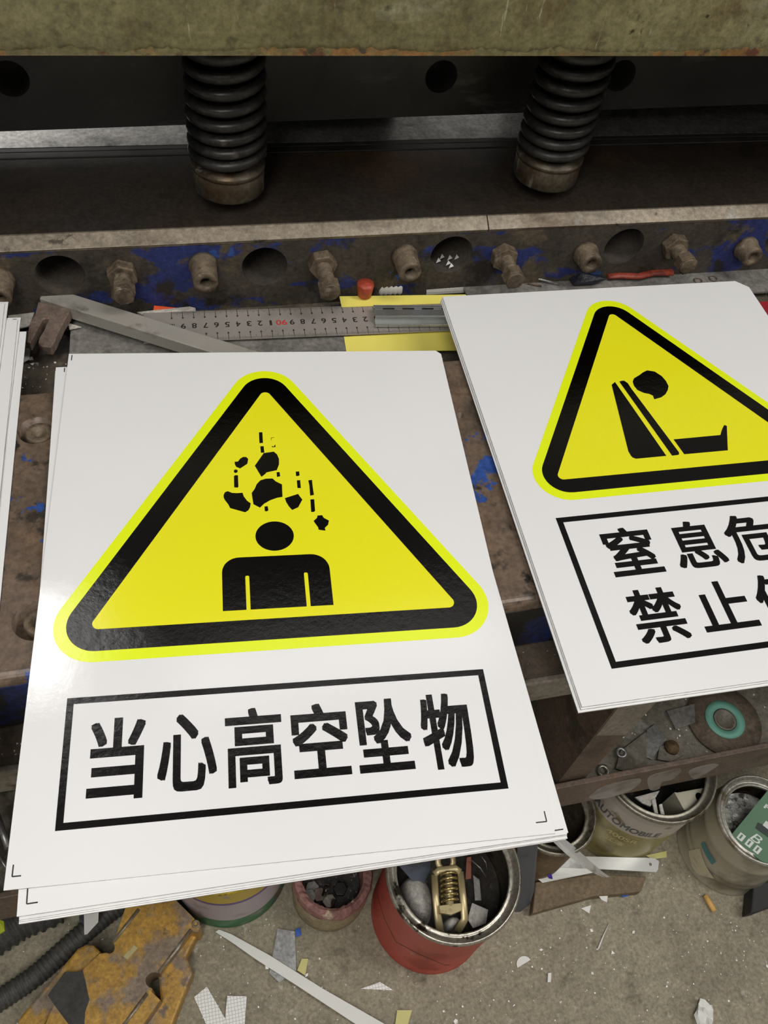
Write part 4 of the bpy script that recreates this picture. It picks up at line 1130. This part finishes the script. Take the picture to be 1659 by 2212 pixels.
tag(wavy([(652, 2071), (666, 2071), (659, 2107), (642, 2096)], .003, .0006, .002, 3).obj('tape_scrap', M_tape), 'pale yellow tape scrap beside the long white strip', 'tape', 'pale yellow tape scraps')
tag(wavy([(858, 2182), (890, 2182), (878, 2225), (852, 2225)], .003, .0006, .002, 4).obj('tape_scrap', M_tape), 'pale yellow tape scrap at the bottom picture edge', 'tape', 'pale yellow tape scraps')
tag(wavy([(1395, 1848), (1440, 1838), (1440, 1852), (1410, 1856)], .004, .0006, .002, 4).obj('tape_scrap', M_tape), 'pale yellow tape scrap behind the drilled aluminium strip', 'tape', 'pale yellow tape scraps')
tag(wavy([(638, 2008), (648, 2004), (651, 2020), (640, 2024)], .004, .002, .003, 4).obj('plastic_scrap', M_bluebit), 'blue plastic bit in front of the beige tub', 'scrap', 'blue plastic bits')
tag(wavy([(1343, 1932), (1357, 1930), (1358, 1935), (1344, 1938)], .004, .002, .003, 5).obj('plastic_scrap', M_bluebit), 'blue plastic bit beside the brown board', 'scrap', 'blue plastic bits')
c0, c1 = PZ(1523, 1934, .004), PZ(1543, 1968, .004)
tag(MB().cyl(c0, c1, .0036, 16).obj('cigarette_butt', M_butt), 'tan cigarette butt on the floor in front of the ribbed tin', 'butt')
tag(slab([(1255, 1962), (1277, 1955), (1273, 1973)], .0016, .0006).obj('paper_scrap', M_paper), 'white triangular scrap in front of the brown board', 'scrap')
tag(slab([(1294, 1936), (1313, 1935), (1311, 1949), (1300, 1944)], .0206, .0006).obj('paper_scrap', M_paper), 'white curved scrap at the brown board front edge', 'scrap')
tag(MB().tube([PZ(1316, 1994, .002), PZ(1303, 2022, .002), PZ(1292, 2050, .002)], [.0006, .0009, .0012], 6).obj('metal_sliver', M_fleck), 'long bright sliver on the open floor at right', 'sliver')
tag(wavy([(1184, 2102), (1191, 2101), (1190, 2121), (1183, 2122)], .003, .001, .002, 6).obj('paper_scrap', M_paper), 'tiny upright white scrap in front of the half round scrap', 'scrap')
tag(wavy([(44, 2123), (53, 2108), (61, 2142)], .002, .0006, .002, 7).obj('plastic_scrap', M_lime), 'lime green triangular scrap left of the yellow casting', 'scrap')
tag(wavy([(-6, 1985), (8, 1990), (10, 2010), (-6, 2020)], .09, .003, .006, 7).obj('plastic_scrap', M_lime), 'lime green scrap at the left picture edge above the hose', 'scrap')
# crumpled paper
cp = MB(); rnd = random.Random(21); cc = PZ(1520, 2190, .008)
vs = []
for i in range(6):
    for j in range(6):
        p = PZ(1501 + 37 * i / 5 + rnd.uniform(-4, 4), 2160 + 60 * j / 5 + rnd.uniform(-4, 4), .004 + rnd.uniform(0, .009))
        if (i, j) in ((0, 0), (0, 1), (5, 0), (4, 0), (0, 4), (0, 5)): vs.append(None); continue
        vs.append(p)
idx = {}; V_ = []
for k, p in enumerate(vs):
    if p is not None: idx[k] = len(V_); V_.append(p)
F_ = []
for i in range(5):
    for j in range(5):
        q_ = [i * 6 + j, (i + 1) * 6 + j, (i + 1) * 6 + j + 1, i * 6 + j + 1]
        q_ = [idx[k] for k in q_ if k in idx]
        if len(q_) >= 3: F_.append(q_)
cp.faces(V_, F_)
o = cp.obj('crumpled_paper', M_paper); sm = o.modifiers.new('t', 'SOLIDIFY'); sm.thickness = .001
tag(o, 'crumpled white paper at the bottom right of the floor', 'paper')
# board, strips, paper behind red can
tag(slab([(1157, 1905), (1289, 1888), (1397, 1893), (1385, 1926), (1282, 1936), (1150, 1973)], .020, .019).obj('wooden_board', M_wood, bevel=.0015), 'raw brown board on the floor right of the red tin', 'board')
tag(wavy([(1160, 1897), (1186, 1862), (1232, 1848), (1296, 1882), (1172, 1907)], .023, .0008, .004, 9).obj('paper_sheet', M_paper), 'torn white paper lying on the rear edge of the board', 'paper')
als = slab([(1192, 1848), (1413, 1853), (1424, 1860), (1422, 1878), (1418, 1884), (1190, 1872)], .027, .002).obj('aluminium_strip', M_shiny, bevel=.0004)
hc = PZ(1405, 1867, .027); cut(als, [MB().cyl((hc.x, hc.y, .02), (hc.x, hc.y, .04), .0022, 16)])
tag(als, 'flat aluminium strip with a drilled round end beside the AUTOMOBILE tin', 'strip')
# curled sliver
oc = [(1200, 1800), (1212, 1806), (1240, 1828), (1276, 1861), (1300, 1882), (1317, 1894)]
ic = [(1172, 1800), (1190, 1814), (1224, 1846), (1262, 1874), (1290, 1890), (1306, 1896)]
mc = [(a_[0] * .42 + b_[0] * .58, a_[1] * .42 + b_[1] * .58) for a_, b_ in zip(oc, ic)]
hh = [.175, .17, .155, .12, .08, .05]
cm = MB(); n = len(oc)
v1 = [PZ(*p, h_ - .004) for p, h_ in zip(oc, hh)]; v2 = [PZ(*p, h_ + .003) for p, h_ in zip(mc, hh)]; v3 = [PZ(*p, h_) for p, h_ in zip(ic, hh)]
cm.faces(v1 + v2 + v3, [(i, i + 1, n + i + 1, n + i) for i in range(n - 1)] + [(n + i, n + i + 1, 2 * n + i + 1, 2 * n + i) for i in range(n - 1)])
o = cm.obj('metal_shaving', M_shiny); sm = o.modifiers.new('t', 'SOLIDIFY'); sm.thickness = .0008
tag(o, 'bright curved pointed metal sliver below the sheet stack corner', 'shaving')
# dark strip leaning on the red can
lp_ = [(PZ(1118, 1828, .20)), PZ(1160, 1822, .20), PZ(1152, 1925, .06), PZ(1143, 1955, .02), PZ(1124, 1970, .001), PZ(1112, 1970, .001)]
o = MB().prism(lp_, (.0015, .0006, 0)).obj('steel_strip', M_blue); tag(o, 'blue grey steel strip leaning upright against the red tin', 'strip')
o = wavy([(1176, 1876), (1186, 1868), (1192, 1890), (1194, 1898), (1186, 1896)], .034, .003, .006, 3).obj('plastic_scrap', M_purple); tag(o, 'purple plastic scrap standing behind the brown board', 'scrap')
o = MB(); slab([(1628, 1912), (1700, 1890), (1700, 1945), (1640, 1968), (1622, 1972)], .03, .029, o); o = o.obj('rubber_block', M_darkfab, bevel=.002); tag(o, 'black rubber piece in front of the ribbed tin at right edge', 'block')
# pale plate under the middle stack
o = slab([(181, 1955), (214, 1950), (212, 1992), (188, 2018), (182, 2019)], .055, .0012).obj('metal_offcut', mat('pale_offcut', (206, 204, 198), .5, .1)); tag(o, 'pale pointed metal offcut below the front left sheet edge', 'offcut')
o = slab([(171, 1955), (181, 1955), (181, 1996), (171, 1990)], .05, .0012).obj('metal_offcut', M_blue); tag(o, 'narrow bluish offcut behind the pale pointed offcut', 'offcut')


# ---- yellow casting
def arcpx(cx, cy, rx, ry, a0, a1, n):
    return [(cx + rx * cos(radians(a0 + (a1 - a0) * i / n)), cy + ry * sin(radians(a0 + (a1 - a0) * i / n))) for i in range(n + 1)]


ca = thing('cast_foot', 'yellow painted cast iron foot with worn notches on the floor', 'casting', PZ(260, 2110, 0))
z3 = lambda x, y: (x / 3.606, 1850 + y / 3.606)
top = [z3(*p) for p in ((1000, 330), (1365, 335), (1500, 470), (1560, 540), (1540, 590), (1480, 580), (1230, 905))]
top += arcpx(334, 2118, 20, 18, -60, -255, 8)[0:]
top += [(327, 2142), (346, 2160), (270, 2268), (60, 2300), (116, 2172), (182, 2092), (215, 2060)]
top += arcpx(236, 2046, 12, 14, 120, -40, 6)
slab(top, .058, .050).obj('cast_body', M_castyel, ca, .003)
low = [(434, 2004), (402, 2066), (412, 2086), (416, 2102), (388, 2170), (366, 2230), (300, 2290), (270, 2275), (346, 2160), (341, 2102), (410, 2010)]
slab(low, .030, .029).obj('side_flange', M_castyel, ca, .003)
lowl = [(168, 2048), (186, 2040), (202, 2041), (218, 2056), (186, 2092), (120, 2172), (70, 2260), (36, 2206), (44, 2196)]
slab(lowl, .050, .045).obj('left_flange', M_castyel, ca, .003)
gs = MB(); slab([(140, 2099), (168, 2100), (178, 2095), (184, 2118), (193, 2160), (184, 2185), (182, 2215), (150, 2215), (118, 2172), (103, 2150)], .0586, .0004, gs)
gs.obj('grease_patch', M_grease, ca)
we = MB()
for a_, b_ in (((413, 2008), (343, 2101)), ((318, 2146), (262, 2222)), ((300, 1964), (245, 2034))):
    we.tube([PZ(*a_, .0582), PZ(*b_, .0582)], .0022, 8, flat=.35)
we.obj('worn_edge', M_worn, ca)
c = PZ(423, 1996, .058)
MB().lathe([(.0022, -.004), (.0045, -.004), (.0048, .0012), (.0036, .0018), (.0022, .0012)], c, 24, closed=True).obj('bolt_boss', M_worn, ca)
o = slab([(266, 2066), (289, 2041), (298, 2048), (275, 2073)], .0592, .0006).obj('paper_tag', mat('dirty_cream_tag', (184, 172, 120), .6, 0, [((150, 136, 92), 60, .55, .1)])); tag(o, 'dirty cream tag stuck on top of the yellow casting', 'tag')


# ---- hoses
def hose(pxs, zs, rad, pitch, label):
    P = [PZ(*p, z) for p, z in zip(pxs, zs)]
    # Catmull-Rom resample
    out = []
    Q = [P[0] * 2 - P[1]] + P + [P[-1] * 2 - P[-2]]
    for i in range(1, len(Q) - 2):
        m_ = max(2, int((Q[i + 1] - Q[i]).length / (pitch / 4)))
        for k in range(m_):
            t = k / m_; a_, b_, c_, d_ = Q[i - 1], Q[i], Q[i + 1], Q[i + 2]
            out.append(.5 * ((2 * b_) + (c_ - a_) * t + (2 * a_ - 5 * b_ + 4 * c_ - d_) * t * t + (3 * b_ - a_ - 3 * c_ + d_) * t ** 3))
    rr = [rad * (1 + .06 * (1 if (i // 2) % 2 else -1)) for i in range(len(out))]
    return tag(MB().tube(out, rr, 20).obj('corrugated_hose', M_hose), label, 'hose', 'black hoses on the floor')


hose([(-90, 2080), (-40, 2035), (10, 2002), (50, 1978), (95, 1960), (125, 1945)], [.026] * 6, .026, .009, 'thick black corrugated hose at the left edge above bare floor')
hose([(340, 1898), (257, 1955), (182, 2014), (82, 2103), (26, 2143), (-55, 2195)], [.0135] * 6, .0125, .006, 'thinner black hose running behind the yellow casting')
# wires left under the sheets
for i, (a_, b_) in enumerate((((-8, 1758), (18, 1832)), ((-8, 1838), (16, 1880)))):
    tag(MB().tube([PZ(*a_, .30), PZ(*b_, .30)], .0035 if i == 0 else .0012, 8).obj('wire_piece', M_greyal), ('thick grey rod in the tray at the left edge', 'thin grey wire in the tray at the left edge')[i], 'wire')
# ================================================================ CHIPS NOBODY COULD COUNT
c_m = [M_fleck, M_dust]


def clear(pr, zones):
    def f(r):
        for _ in range(8):
            p = pr(r)
            if all((p.x - x) ** 2 + (p.y - y) ** 2 > rr * rr for x, y, rr in zones): return p
        return None
    return f


zones = [(RC[0], RC[1], .082), (AC[0], AC[1], .08), (LC[0], LC[1], .058), (GC[0], GC[1], .07), (YC[0], YC[1], .082), (PC[0], PC[1], .053)]
tag(scatter(1500, clear(flat_place(-.35, .85, -.06, .34, .0002), zones), .0004, .0015, 31).obj('metal_chips', c_m), 'tiny bright metal chips strewn over the concrete floor', 'chips', kind='stuff')
tag(scatter(900, flat_place(-.2, .75, .565, .655, .6552), .0004, .0012, 32).obj('metal_chips', c_m), 'fine pale grit and chips lying in the trough behind the bed', 'chips', kind='stuff')
tag(scatter(350, flat_place(-.2, .75, .242, .264, .6458), .0003, .0009, 33).obj('metal_chips', c_m), 'fine chips lying on the dusty ledge below the bed', 'chips', kind='stuff')
tag(scatter(500, flat_place(.28, .9, .256, .42, ZT), .0005, .0018, 34).obj('metal_chips', c_m), 'fine chips and grit strewn over the lower tray', 'chips', kind='stuff')
